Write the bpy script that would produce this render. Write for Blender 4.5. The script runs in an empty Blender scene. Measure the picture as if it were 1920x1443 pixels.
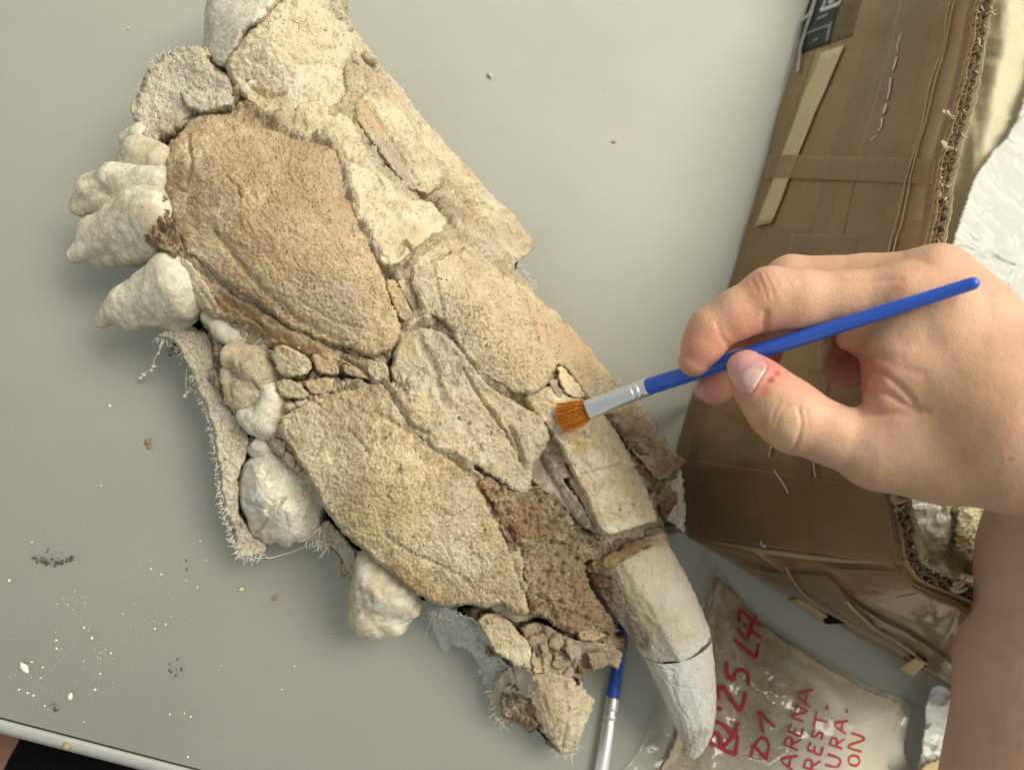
import bpy, math, random
import numpy as np
from mathutils import Vector, Matrix, Euler

# ---------------------------------------------------------------- camera, world, sun, exposure
sc = bpy.context.scene
COL = sc.collection
FPX, CXP, CYP = 1443.0, 960.0, 721.5           # focal length and centre of the photograph, in its pixels
CAM_H, TILT = 0.36, math.radians(20.0)
_a = np.array([0.75, 0.66]); _a /= np.linalg.norm(_a)
_ax = np.array([_a[1], -_a[0], 0.0])
_K = np.array([[0, -_ax[2], _ax[1]], [_ax[2], 0, -_ax[0]], [-_ax[1], _ax[0], 0]])
ROT = np.eye(3) + math.sin(TILT) * _K + (1 - math.cos(TILT)) * _K @ _K
CAMP = np.array([0.0, 0.0, CAM_H])
cam_d = bpy.data.cameras.new('camera'); cam = bpy.data.objects.new('camera', cam_d); COL.objects.link(cam)
cam.matrix_world = Matrix.Translation(CAMP) @ Matrix([list(r) for r in ROT]).to_4x4()
cam_d.sensor_fit = 'HORIZONTAL'; cam_d.sensor_width = 36.0; cam_d.lens = 36.0 * FPX / 1920.0
cam_d.clip_start = 0.01; cam_d.clip_end = 50
cam_d.dof.use_dof = True; cam_d.dof.focus_distance = 0.295; cam_d.dof.aperture_fstop = 8.5
sc.camera = cam
SUN_DIR = np.array([0.54, 0.30, 1.12]); SUN_DIR /= np.linalg.norm(SUN_DIR)
world = bpy.data.worlds.new('World'); sc.world = world; world.use_nodes = True
wn = world.node_tree.nodes; wl = world.node_tree.links
sky = wn.new('ShaderNodeTexSky'); sky.sky_type = 'NISHITA'; sky.sun_disc = False
sky.sun_elevation = math.asin(SUN_DIR[2]); sky.sun_rotation = math.atan2(SUN_DIR[0], SUN_DIR[1])
sky.air_density = 1.0; sky.dust_density = 2.5; sky.ozone_density = 0.6
whs = wn.new('ShaderNodeHueSaturation'); whs.inputs['Saturation'].default_value = .42          # thin white canopy / hazy sky rather than clear blue
wmix = wn.new('ShaderNodeMix'); wmix.data_type = 'RGBA'; wmix.blend_type = 'MULTIPLY'; wmix.inputs[0].default_value = 1.0; wmix.inputs[7].default_value = (1.0, .95, .80, 1)
wl.new(sky.outputs[0], whs.inputs['Color']); wl.new(whs.outputs[0], wmix.inputs[6]); wl.new(wmix.outputs[2], wn['Background'].inputs[0])
wn['Background'].inputs[1].default_value = 0.125
sd_ = bpy.data.lights.new('sun', 'SUN'); sun = bpy.data.objects.new('sun', sd_); COL.objects.link(sun)
sd_.energy = 2.35; sd_.angle = math.radians(36); sd_.color = (1.0, 0.965, 0.89)
sun.rotation_euler = Vector(SUN_DIR).to_track_quat('Z', 'Y').to_euler(); sun.location = (0.5, 0.8, 2)
sc.view_settings.view_transform = 'Standard'; sc.view_settings.look = 'None'
sc.view_settings.exposure = 0.48; sc.view_settings.gamma = 1.0
sc.render.engine = 'CYCLES'
sc.cycles.max_bounces = 8; sc.cycles.transparent_max_bounces = 12
sc.cycles.use_denoising = True

# ---------------------------------------------------------------- mapping and noise helpers
def rays(u, v):
    u = np.asarray(u, float); v = np.asarray(v, float)
    d = np.stack([(u - CXP) / FPX, -(v - CYP) / FPX, -np.ones_like(u)], -1)
    return d @ ROT.T
def P(u, v, z):
    """the place at height z (metres) above the table that the photograph shows at pixel (u, v)"""
    d = rays(u, v); t = (np.asarray(z, float) - CAM_H) / d[..., 2]
    return CAMP + d * t[..., None]
def PD(u, v, depth):
    return CAMP + rays(u, v) * np.asarray(depth, float)[..., None]
def project(p):
    q = (np.asarray(p) - CAMP) @ ROT
    return CXP + FPX * q[..., 0] / -q[..., 2], CYP - FPX * q[..., 1] / -q[..., 2], -q[..., 2]

def hsh(ix, iy, seed, k=0):
    h = (ix.astype(np.int64) * 374761393 + iy.astype(np.int64) * 668265263 + (seed * 7919 + k * 104729) * 2246822519) & 0xFFFFFFFF
    h = ((h ^ (h >> 13)) * 1274126177) & 0xFFFFFFFF
    h = ((h ^ (h >> 16)) * 2654435761) & 0xFFFFFFFF
    return ((h ^ (h >> 15)) & 0xFFFFFF) / float(0x1000000)
def vnoise(x, y, seed=0):
    ix = np.floor(x); iy = np.floor(y); fx = x - ix; fy = y - iy
    fx = fx * fx * fx * (fx * (fx * 6 - 15) + 10); fy = fy * fy * fy * (fy * (fy * 6 - 15) + 10)
    a = hsh(ix, iy, seed); b = hsh(ix + 1, iy, seed); c = hsh(ix, iy + 1, seed); d = hsh(ix + 1, iy + 1, seed)
    return 2 * ((a * (1 - fx) + b * fx) * (1 - fy) + (c * (1 - fx) + d * fx) * fy) - 1
def fbm(x, y, seed=0, octv=4, gain=0.5):
    s = 0; a = 1.0; n = 0
    for o in range(octv):
        c, sn = math.cos(o * 1.1 + .3), math.sin(o * 1.1 + .3); f = 2.03 ** o
        s = s + a * vnoise((x * c - y * sn) * f + 17.3 * o, (x * sn + y * c) * f - 9.1 * o, seed + o); n += a; a *= gain
    return s / n
def ridged(x, y, seed=0, octv=4):
    s = 0; a = 1.0; n = 0
    for o in range(octv):
        f = 2.1 ** o
        s = s + a * (1 - np.abs(vnoise(x * f + 5.7 * o, y * f + 3.3 * o, seed + o))) ** 2; n += a; a *= .5
    return s / n
def worley(x, y, seed=0, jit=0.95):
    ix = np.floor(x); iy = np.floor(y)
    f1 = np.full(x.shape, 9.0); f2 = np.full(x.shape, 9.0); cid = np.zeros(x.shape)
    for dx in (-1, 0, 1):
        for dy in (-1, 0, 1):
            cx = ix + dx; cy = iy + dy
            px = cx + .5 + jit * (hsh(cx, cy, seed, 1) - .5); py = cy + .5 + jit * (hsh(cx, cy, seed, 2) - .5)
            d = np.hypot(px - x, py - y); idv = hsh(cx, cy, seed, 3)
            lt = d < f1
            f2 = np.where(lt, f1, np.minimum(f2, d)); cid = np.where(lt, idv, cid); f1 = np.where(lt, d, f1)
    return f1, f2, cid
def grains(u, v, s, seed=0, fill=.6):
    f1, f2, c = worley(u / s, v / s, seed)
    return np.sqrt(np.maximum(0, 1 - (f1 / fill) ** 2)) * (.15 + .85 * c)
def pits(u, v, s, seed=0, r=.33, ang=0.0, stretch=1.0, keep=.7):
    c, sn = math.cos(ang), math.sin(ang)
    a = (u * c + v * sn) / (s * stretch); b = (-u * sn + v * c) / s
    f1, f2, cid = worley(a, b, seed)
    return np.where(cid < keep, np.clip(1 - f1 / r, 0, 1), 0) ** .7
def stri(u, v, ang, s, stretch, seed=0, octv=3):
    c, sn = math.cos(ang), math.sin(ang)
    return fbm((u * c + v * sn) / (s * stretch), (-u * sn + v * c) / s, seed, octv)
def crackle(u, v, s, w, seed=0):
    w1 = 10 * fbm(u / 40., v / 40., seed + 5, 3)
    f1, f2, c = worley((u + w1) / s, (v + w1 * .7) / s, seed)
    return np.clip(1 - (f2 - f1) * s / w, 0, 1)
def sstep(a, b, x):
    t = np.clip((x - a) / (b - a), 0, 1); return t * t * (3 - 2 * t)
def polydist(u, v, pts, closed=False):
    pts = np.asarray(pts, float); n = len(pts); best = np.full(u.shape, 1e9)
    for i in range(n if closed else n - 1):
        a = pts[i]; b = pts[(i + 1) % n]; e = b - a; L = max(e @ e, 1e-9)
        t = np.clip(((u - a[0]) * e[0] + (v - a[1]) * e[1]) / L, 0, 1)
        best = np.minimum(best, np.hypot(u - a[0] - t * e[0], v - a[1] - t * e[1]))
    return best
def inside(u, v, pts):
    pts = np.asarray(pts, float); n = len(pts); c = np.zeros(u.shape, bool)
    for i in range(n):
        x1, y1 = pts[i]; x2, y2 = pts[(i + 1) % n]
        if y1 == y2: continue
        c ^= ((y1 > v) != (y2 > v)) & (u < (x2 - x1) * (v - y1) / (y2 - y1) + x1)
    return c
def sdist(u, v, pts):
    d = polydist(u, v, pts, True); return np.where(inside(u, v, pts), d, -d)
def catmull(pts, n=6, closed=True):
    pts = np.asarray(pts, float); N = len(pts); out = []
    rng_ = range(N) if closed else range(N - 1)
    for i in rng_:
        g = (lambda k: pts[k % N]) if closed else (lambda k: pts[min(max(k, 0), N - 1)])
        p0, p1, p2, p3 = g(i - 1), g(i), g(i + 1), g(i + 2)
        for k in range(n):
            t = k / n
            out.append(.5 * ((2 * p1) + (-p0 + p2) * t + (2 * p0 - 5 * p1 + 4 * p2 - p3) * t * t + (-p0 + 3 * p1 - 3 * p2 + p3) * t ** 3))
    if not closed: out.append(pts[-1])
    return np.array(out)
class TPS:
    def __init__(s, pts, lam=1e-4):
        p = np.asarray(pts, float); s.c = p[:, :2] / 1000.; n = len(p)
        r = np.hypot(*(s.c[:, None] - s.c[None]).transpose(2, 0, 1))
        A = np.zeros((n + 3, n + 3)); A[:n, :n] = s.k(r) + lam * np.eye(n)
        A[:n, n] = 1; A[:n, n + 1:] = s.c; A[n, :n] = 1; A[n + 1:, :n] = s.c.T
        s.w = np.linalg.solve(A, np.concatenate([p[:, 2], [0, 0, 0]]))
    def k(s, r): return np.where(r > 1e-9, r * r * np.log(np.maximum(r, 1e-9)), 0)
    def __call__(s, u, v):
        u = np.asarray(u, float) / 1000.; v = np.asarray(v, float) / 1000.; z = s.w[-3] + s.w[-2] * u + s.w[-1] * v
        for i in range(len(s.c)): z = z + s.w[i] * s.k(np.hypot(u - s.c[i, 0], v - s.c[i, 1]))
        return z
def s2l(*c):
    if len(c) == 1: c = c[0]
    return tuple(((x / 255.) / 12.92 if x / 255. <= .04045 else ((x / 255. + .055) / 1.055) ** 2.4) for x in c)

# ---------------------------------------------------------------- objects and tags
def tag(o, label=None, cat=None, group=None, kind=None):
    if label: o['label'] = label
    if cat: o['category'] = cat
    if group: o['group'] = group
    if kind: o['kind'] = kind
    return o
def thing(name, label, cat, loc, group=None):
    o = bpy.data.objects.new(name, None); COL.objects.link(o); o.location = [float(x) for x in loc]; o.empty_display_size = .01
    return tag(o, label, cat, group)
def origin(o):
    p = np.zeros(3)
    while o is not None: p = p + np.array(o.location); o = o.parent
    return p
def mesh_obj(name, verts, faces, mat, parent=None, smooth=True, tint=None, kind=None, label=None):
    """faces: an (n,4) or (n,3) array, or a list of such arrays; verts in world metres"""
    verts = np.asarray(verts, float)
    if parent is not None: verts = verts - origin(parent)
    fl = faces if isinstance(faces, list) else [faces]
    fl = [np.asarray(f, np.int64) for f in fl if len(f)]
    me = bpy.data.meshes.new(name); me.vertices.add(len(verts)); me.vertices.foreach_set('co', verts.astype(np.float32).ravel())
    nl = sum(f.size for f in fl); nf = sum(len(f) for f in fl)
    me.loops.add(nl); me.loops.foreach_set('vertex_index', np.concatenate([f.ravel() for f in fl]).astype(np.int32))
    st = []; o = 0
    for f in fl:
        st.append(o + np.arange(len(f)) * f.shape[1]); o += f.size
    me.polygons.add(nf); me.polygons.foreach_set('loop_start', np.concatenate(st).astype(np.int32))
    me.update(calc_edges=True); me.validate()
    if smooth: me.polygons.foreach_set('use_smooth', np.ones(len(me.polygons), bool))
    if tint is None and 'tint' in mat: tint = np.zeros((len(verts), 4), np.float32)
    if tint is not None:
        at = me.attributes.new('tint', 'FLOAT_COLOR', 'POINT'); at.data.foreach_set('color', np.asarray(tint, np.float32).ravel())
    me.materials.append(mat)
    ob = bpy.data.objects.new(name, me); COL.objects.link(ob)
    if parent is not None: ob.parent = parent
    if kind: ob['kind'] = kind
    if label: ob['label'] = label
    return ob
class MB:
    """collects tubes, quads and blobs, then builds ONE mesh"""
    def __init__(s): s.v = []; s.q = []; s.t = []; s.n = 0
    def add(s, v, q=None, t=None):
        v = np.asarray(v, float); s.v.append(v)
        if q is not None and len(q): s.q.append(np.asarray(q) + s.n)
        if t is not None and len(t): s.t.append(np.asarray(t) + s.n)
        s.n += len(v)
    def tube(s, pts, rad, n=6, cap=True, flat=1.0, up=(0, 0, 1)):
        pts = np.asarray(pts, float); m = len(pts); rad = np.broadcast_to(np.asarray(rad, float), (m,))
        tg = np.gradient(pts, axis=0); tg /= np.linalg.norm(tg, axis=1)[:, None] + 1e-12
        upv = np.asarray(up, float)
        sx = np.cross(tg, upv); bad = np.linalg.norm(sx, axis=1) < 1e-3
        sx[bad] = np.cross(tg[bad], [1, 0, 0]); sx /= np.linalg.norm(sx, axis=1)[:, None]; sy = np.cross(sx, tg)
        a = np.arange(n) * 2 * math.pi / n
        fl = np.broadcast_to(np.asarray(flat, float), (m,))
        v = pts[:, None] + rad[:, None, None] * (np.cos(a)[None, :, None] * sx[:, None] + np.sin(a)[None, :, None] * sy[:, None] * fl[:, None, None])
        i = np.arange(m - 1)[:, None] * n; k = np.arange(n)[None]
        q = np.stack([i + k, i + (k + 1) % n, i + n + (k + 1) % n, i + n + k], -1).reshape(-1, 4)
        v = v.reshape(-1, 3); t = []
        if cap:
            v = np.concatenate([v, pts[:1], pts[-1:]]); c0 = m * n; kk = np.arange(n)
            t = np.concatenate([np.stack([np.full(n, c0), (kk + 1) % n, kk], -1), np.stack([np.full(n, c0 + 1), (m - 1) * n + kk, (m - 1) * n + (kk + 1) % n], -1)])
        s.add(v, q, t)
    def blob(s, c, r, seed, squash=(1, 1, 1), nu=8, nv=5, rough=.3):
        rg = np.random.default_rng(seed)
        th = np.arange(nu) * 2 * math.pi / nu; ph = (np.arange(nv) + .5) / nv * math.pi
        d = np.stack([np.sin(ph)[:, None] * np.cos(th), np.sin(ph)[:, None] * np.sin(th), np.cos(ph)[:, None] * np.ones(nu)], -1).reshape(-1, 3)
        rr = r * (1 + rough * (rg.random(len(d)) - .5) * 2)
        a = rg.random() * 6.28; cr = np.array([[math.cos(a), -math.sin(a), 0], [math.sin(a), math.cos(a), 0], [0, 0, 1]])
        v = np.asarray(c) + (d * rr[:, None] * np.asarray(squash)) @ cr.T
        i = np.arange(nv - 1)[:, None] * nu; k = np.arange(nu)[None]
        q = np.stack([i + k, i + nu + k, i + nu + (k + 1) % nu, i + (k + 1) % nu], -1).reshape(-1, 4)
        v = np.concatenate([v, [np.asarray(c) + [0, 0, r * squash[2] * .95]], [np.asarray(c) - [0, 0, r * squash[2] * .95]]]); n0 = nu * nv; kk = np.arange(nu)
        t = np.concatenate([np.stack([np.full(nu, n0), kk, (kk + 1) % nu], -1), np.stack([np.full(nu, n0 + 1), (nv - 1) * nu + (kk + 1) % nu, (nv - 1) * nu + kk], -1)])
        s.add(v, q, t)
    def build(s, name, mat, parent=None, smooth=True, kind=None, label=None, tint=None):
        f = []
        if s.q: f.append(np.concatenate(s.q))
        if s.t: f.append(np.concatenate(s.t))
        return mesh_obj(name, np.concatenate(s.v), f, mat, parent, smooth, tint, kind, label)
def gridfaces(nu, nv, off=0):
    i, j = np.meshgrid(np.arange(nu - 1), np.arange(nv - 1), indexing='ij')
    a = (i * nv + j).ravel() + off
    return np.stack([a, a + nv, a + nv + 1, a + 1], -1)
def solid_sheet(top, bot, nu, nv):
    """closed solid from two grids of nu*nv points"""
    n = nu * nv; f = [gridfaces(nu, nv)[:, ::-1], gridfaces(nu, nv, n)]
    idx = np.arange(n).reshape(nu, nv)
    loop = np.concatenate([idx[:-1, 0], idx[-1, :-1], idx[:0:-1, -1], idx[0, :0:-1]])
    nx = np.roll(loop, -1)
    f.append(np.stack([loop, nx, nx + n, loop + n], -1))
    return np.concatenate([top.reshape(-1, 3), bot.reshape(-1, 3)]), np.concatenate(f)

# ---------------------------------------------------------------- materials
def newmat(name):
    m = bpy.data.materials.new(name); m.use_nodes = True
    nt = m.node_tree; b = nt.nodes['Principled BSDF']
    return m, nt, nt.nodes, nt.links, b
def nz(nt, coord, scale, detail=3, rough=.55, vec=None):
    n = nt.nodes.new('ShaderNodeTexNoise'); n.inputs['Scale'].default_value = scale; n.inputs['Detail'].default_value = detail; n.inputs['Roughness'].default_value = rough
    nt.links.new(coord, n.inputs['Vector']); return n.outputs['Fac']
def ramp(nt, fac, stops):
    r = nt.nodes.new('ShaderNodeValToRGB'); e = r.color_ramp.elements
    while len(e) < len(stops): e.new(.5)
    for i, (p, c) in enumerate(stops):
        e[i].position = p; e[i].color = (*c, 1) if len(c) == 3 else c
    nt.links.new(fac, r.inputs[0]); return r.outputs[0]
def mixc(nt, fac, a, b, mode='MIX'):
    m = nt.nodes.new('ShaderNodeMix'); m.data_type = 'RGBA'; m.blend_type = mode
    for sock, val in ((m.inputs[0], fac), (m.inputs[6], a), (m.inputs[7], b)):
        if hasattr(val, 'is_output'): nt.links.new(val, sock)
        elif isinstance(val, (int, float)): sock.default_value = val
        else: sock.default_value = (*val, 1)
    return m.outputs[2]
def mth(nt, op, a, b=None, clamp=False):
    m = nt.nodes.new('ShaderNodeMath'); m.operation = op; m.use_clamp = clamp
    for i, val in enumerate((a, b)):
        if val is None: continue
        if hasattr(val, 'is_output'): nt.links.new(val, m.inputs[i])
        else: m.inputs[i].default_value = val
    return m.outputs[0]
def bump(nt, b, h, strength, dist):
    n = nt.nodes.new('ShaderNodeBump'); n.inputs['Strength'].default_value = strength; n.inputs['Distance'].default_value = dist
    nt.links.new(h, n.inputs['Height']); nt.links.new(n.outputs[0], b.inputs['Normal']); return n
def sheen(nt, bp=None):
    w = nt.nodes.new('ShaderNodeLayerWeight'); w.inputs['Blend'].default_value = .5
    if bp is not None: nt.links.new(bp.outputs[0], w.inputs['Normal'])
    return mth(nt, 'ADD', .04, mth(nt, 'MULTIPLY', mth(nt, 'POWER', w.outputs['Facing'], 4.0), .6))
def objc(nt): return nt.nodes.new('ShaderNodeTexCoord').outputs['Object']
ALB = 1.16
def alb(c):
    c = s2l(c); l = .3 * c[0] + .6 * c[1] + .1 * c[2]
    c = [(x + (l - x) * .16) * ALB for x in c]; k = min(1.0, .80 / max(c))
    return tuple(x * k for x in c)
def bone_mat(name, c1, c2, c3, big=45, mid=230, fine=1400, speck=.35, bstr=.5, rough=.85, dirt=(120, 92, 58), dirtamt=.25, whiteamt=.12, spec=.25, pore=.6, hair=.3):
    m, nt, N, L, b = newmat(name); co = objc(nt)
    n1 = nz(nt, co, big, 4); n2 = nz(nt, co, mid, 4, .65); n3 = nz(nt, co, fine, 3, .7)
    f = mth(nt, 'ADD', mth(nt, 'MULTIPLY', n1, .45), mth(nt, 'MULTIPLY', n2, .55))
    c = ramp(nt, f, [(.38, alb(c1)), (.5, alb(c2)), (.61, alb(c3))])
    d = ramp(nt, nz(nt, co, big * 2.3, 5, .7), [(.52, (0, 0, 0)), (.70, (1, 1, 1))])
    c = mixc(nt, mth(nt, 'MULTIPLY', d, dirtamt), c, alb(dirt))
    w = ramp(nt, nz(nt, co, mid * .7, 4, .75), [(.60, (0, 0, 0)), (.72, (1, 1, 1))])
    c = mixc(nt, mth(nt, 'MULTIPLY', w, whiteamt), c, alb((238, 230, 208)))
    pal = ramp(nt, nz(nt, co, 75, 5, .7), [(.50, (0, 0, 0)), (.64, (1, 1, 1))]); c = mixc(nt, mth(nt, 'MULTIPLY', pal, .5), c, alb(tuple(.45 * x + .55 * y for x, y in zip(c3, (236, 226, 200)))))
    at = N.new('ShaderNodeAttribute'); at.attribute_name = 'tint'; m['tint'] = 1
    tf = mth(nt, 'MULTIPLY', at.outputs['Alpha'], mth(nt, 'ADD', .1, mth(nt, 'MULTIPLY', n2, 1.5)), True)
    c = mixc(nt, tf, c, at.outputs['Color'])
    sp = ramp(nt, n3, [(.33, (1 - speck * 1.25,) * 3), (.46, (1, 1, 1)), (.66, (1 + speck * .5,) * 3)])
    c = mixc(nt, 1.0, c, sp, 'MULTIPLY')
    dv = N.new('ShaderNodeVectorMath'); dv.operation = 'MULTIPLY_ADD'; nn = N.new('ShaderNodeTexNoise'); nn.inputs['Scale'].default_value = 260; nn.inputs['Detail'].default_value = 3; L.new(co, nn.inputs['Vector'])
    L.new(nn.outputs['Color'], dv.inputs[0]); dv.inputs[1].default_value = (.004, .004, .004); L.new(co, dv.inputs[2])
    v1 = N.new('ShaderNodeTexVoronoi'); v1.inputs['Scale'].default_value = 880; L.new(dv.outputs[0], v1.inputs['Vector'])
    gate = ramp(nt, nz(nt, co, 130, 3, .6), [(.40, (0, 0, 0)), (.58, (1, 1, 1))])
    gate2 = ramp(nt, v1.outputs['Color'], [(.35, (0, 0, 0)), (.55, (1, 1, 1))])
    pt = mth(nt, 'MULTIPLY', mth(nt, 'MULTIPLY', ramp(nt, v1.outputs['Distance'], [(.18, (1, 1, 1)), (.40, (0, 0, 0))]), gate), gate2)
    v2 = N.new('ShaderNodeTexVoronoi'); v2.feature = 'DISTANCE_TO_EDGE'; v2.inputs['Scale'].default_value = 150; L.new(dv.outputs[0], v2.inputs['Vector'])
    gate3 = ramp(nt, nz(nt, co, 95, 3, .6), [(.55, (0, 0, 0)), (.66, (1, 1, 1))])
    hl = mth(nt, 'MULTIPLY', ramp(nt, v2.outputs['Distance'], [(.01, (1, 1, 1)), (.03, (0, 0, 0))]), gate3)
    c = mixc(nt, mth(nt, 'MULTIPLY', pt, pore), c, tuple(x * .42 for x in alb(dirt))); c = mixc(nt, mth(nt, 'MULTIPLY', hl, hair), c, tuple(x * .42 for x in alb(dirt)))  # pores and hairlines coloured darker where the bump sinks
    L.new(c, b.inputs['Base Color']); b.inputs['Roughness'].default_value = rough; b.inputs['Specular IOR Level'].default_value = spec
    h = mth(nt, 'ADD', mth(nt, 'MULTIPLY', n3, .6), nz(nt, co, fine * 2.6, 2, .7)); h = mth(nt, 'SUBTRACT', h, mth(nt, 'ADD', mth(nt, 'MULTIPLY', pt, 1.2), mth(nt, 'MULTIPLY', hl, 1.2)))
    bump(nt, b, h, min(1, bstr * 1.6), .0009)
    return m
def plain_mat(name, col, rough=.5, spec=.4, metal=0., nscale=None, namt=.12, bstr=0., bdist=.0003, bscale=800, coat=0.):
    m, nt, N, L, b = newmat(name); co = objc(nt); c = s2l(col)
    if nscale:
        n = nz(nt, co, nscale, 4, .6)
        cc = ramp(nt, n, [(.3, tuple(x * (1 - namt) for x in c)), (.7, tuple(min(1, x * (1 + namt)) for x in c))]); L.new(cc, b.inputs['Base Color'])
    else: b.inputs['Base Color'].default_value = (*c, 1)
    b.inputs['Roughness'].default_value = rough; b.inputs['Specular IOR Level'].default_value = spec; b.inputs['Metallic'].default_value = metal
    b.inputs['Coat Weight'].default_value = coat; b.inputs['Coat Roughness'].default_value = .12
    if bstr: bump(nt, b, nz(nt, co, bscale, 4, .6), bstr, bdist)
    return m
# ---------------------------------------------------------------- the fossil: shared surface and slab builder
ZG = TPS([(400,60,64),(500,80,77),(600,60,71),(655,130,62),(350,160,52),(270,200,42),(470,200,66),(560,230,69),(400,280,72),(330,300,60),
 (500,400,85),(600,330,83),(600,500,84),(680,600,77),(450,500,72),(300,420,52),(380,540,58),(500,620,62),(620,690,60),(750,600,73),
 (700,380,79),(620,260,76),(740,260,67),(800,330,64),(760,150,50),(860,300,46),(940,400,45),(990,450,43),(900,440,58),(820,430,71),
 (800,500,80),(900,560,86),(1000,650,86),(950,700,82),(1080,690,78),(1050,600,66),(1150,720,60),(1240,830,52),(1270,900,45),
 (850,720,78),(950,850,72),(800,830,72),(1100,850,74),(1200,960,62),(650,800,66),(560,820,56),(700,930,68),(850,1000,66),(600,950,52),
 (760,1080,54),(900,1120,55),(980,1140,55),(1050,1000,57),(1100,1130,54),(1200,1050,55),(480,920,42),(430,800,34),(460,700,46),(520,680,55),
 (350,640,34),(720,1120,42),(850,1200,34),(950,1250,38),(1050,1330,30),(1060,1200,46),(1150,1180,42),(450,-60,64),(600,-60,70),(250,350,45),(240,550,42)], lam=2e-3)
PX = 0.00022                                        # metres per photo pixel at the fossil's height, roughly
skull = thing('fossil_skull', 'large cream and brown fossil skull with a long curved canine lying on the table', 'fossil', P(720, 720, 0))

def seg_boundary(faces):
    e = np.concatenate([faces[:, [i, (i + 1) % 4]] for i in range(4)])
    key = np.sort(e, 1); k = key[:, 0] * (1 << 32) + key[:, 1]
    _, inv, cnt = np.unique(k, return_inverse=True, return_counts=True)
    return e[cnt[inv] == 1]
def slab(name, poly, mat, parent=None, lift=0., zp=None, zabs=None, bottom=8., inset=5., sp=2.3, edge=(14, 5), rag=(3.5, 16), detail=None, cracks=(), seed=1,
         tints=(), smooth=2, surf=None, label=None, kind=None, plain=False):
    """one solid piece of the fossil: its outline, the lie of its upper face (mm), its weathering, its broken sides down to `bottom` (mm)"""
    parent = parent or skull
    pl = catmull(poly, smooth) if smooth else np.asarray(poly, float)
    lo = pl.min(0) - 10; hi = pl.max(0) + 10
    nu = int((hi[0] - lo[0]) / sp) + 2; nv = int((hi[1] - lo[1]) / sp) + 2
    U, V = np.meshgrid(lo[0] + np.arange(nu) * sp, lo[1] + np.arange(nv) * sp, indexing='ij')
    sd = sdist(U, V, pl)
    if rag: sd = sd + rag[0] * fbm(U / rag[1], V / rag[1], seed * 13 + 3, 4, .7) + 2.4 * fbm(U / 6.5, V / 6.5, seed * 13 + 5, 3, .7) + rag[0] * 1.1 * fbm(U / (rag[1] * 4), V / (rag[1] * 4), seed * 13 + 8, 2)
    gu, gv = np.gradient(sd, sp)
    g2 = np.maximum(gu * gu + gv * gv, .15)
    avg = (sd[:-1, :-1] + sd[1:, :-1] + sd[:-1, 1:] + sd[1:, 1:]) / 4
    keep = (avg > 0).ravel()
    faces = gridfaces(nu, nv)[keep]
    used, inv = np.unique(faces, return_inverse=True); faces = inv.reshape(-1, 4)
    u = U.ravel()[used]; v = V.ravel()[used]; s = sd.ravel()[used]; ggu = gu.ravel()[used]; ggv = gv.ravel()[used]; gg = g2.ravel()[used]
    be = seg_boundary(faces); isb = np.zeros(len(used), bool); isb[be.ravel()] = True
    k = np.clip(-s / gg, -sp * 1.3 / np.sqrt(gg), sp * 1.3 / np.sqrt(gg)) * isb
    u = u + k * ggu; v = v + k * ggv; s = np.where(isb, 0, np.maximum(s, 0))
    z0 = (surf(u, v) if surf else (zabs(u, v) if zabs is not None else ZG(u, v))) + lift
    if zp is not None: z0 = z0 + TPS(zp, 1e-3)(u, v)
    er, ed = edge[0] * .42, edge[1] * .5 * (.15 + 1.7 * np.clip(.5 + .8 * fbm(u / 55, v / 55, seed + 71, 2), 0, 1))
    ern = er * (1 + .5 * fbm(u / 30, v / 30, seed + 77, 2))
    zc = z0 - ed * np.clip(1 - s / np.maximum(ern, 2), 0, 1) ** 2.2
    dz = detail(u, v, s) if detail else 0 * u
    wx = u + 26 * fbm(u / 70, v / 70, seed + 64, 3); wy = v + 26 * fbm(u / 70, v / 70, seed + 65, 3); _f1, _f2, cid_ = worley(wx / 78, wy / 60, seed + 66)
    dz = dz + (1.25 * (cid_ - .5) * sstep(-.15, .2, fbm(u / 110, v / 110, seed + 67, 2)) if not plain else 0)
    fl_ = sstep(-.05, .2, fbm(u / 60, v / 60, seed + 68, 3)); f1_, f2_, c2_ = worley((u + 7 * fbm(u / 16, v / 16, seed + 69, 3)) / 20, (v + 7 * fbm(u / 16, v / 16, seed + 70, 3)) / 26, seed + 72)
    if not plain: dz = dz + fl_ * (.75 * (c2_ - .5) - .8 * np.clip(1 - (f2_ - f1_) * 22 / 2.2, 0, 1) * (c2_ > .55))
    dz = dz + 0.42 * fbm(u / 5.5, v / 5.5, seed + 60, 3, .7) + .32 * grains(u, v, 5, seed + 61) * sstep(-.1, .3, fbm(u / 34, v / 34, seed + 62, 2))
    for pts, w, dep in cracks:
        wob = 3.0 * fbm(u / 9, v / 9, seed + 31, 3)
        d = polydist(u + wob, v + 3.0 * fbm(u / 9, v / 9, seed + 47, 3), pts)
        ww = w * (.75 + .5 * vnoise(u / 14, v / 14, seed + 5)) + .3
        dz = dz - dep * np.exp(-(d / ww) ** 2)
    top = P(u, v, np.maximum(zc, 3) / 1000.); top[:, 2] += np.clip(dz, -14, 9) / 1000.
    top[:, 2] = np.maximum(top[:, 2], .0005)
    # sides: boundary loops pulled down and inwards in steps
    bi, binv = np.unique(be.ravel(), return_inverse=True); bq = binv.reshape(-1, 2); nb = len(bi)
    gx = ggu[bi]; gy = -ggv[bi]; gl = np.maximum(np.hypot(gx, gy), .2); gx = gx / gl; gy = gy / gl
    V0 = [top]; F0 = [faces]; base = bi; zt = top[bi, 2]; zb = np.minimum(bottom / 1000., zt - .0005)
    prev_idx = bi
    steps = 7
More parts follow.
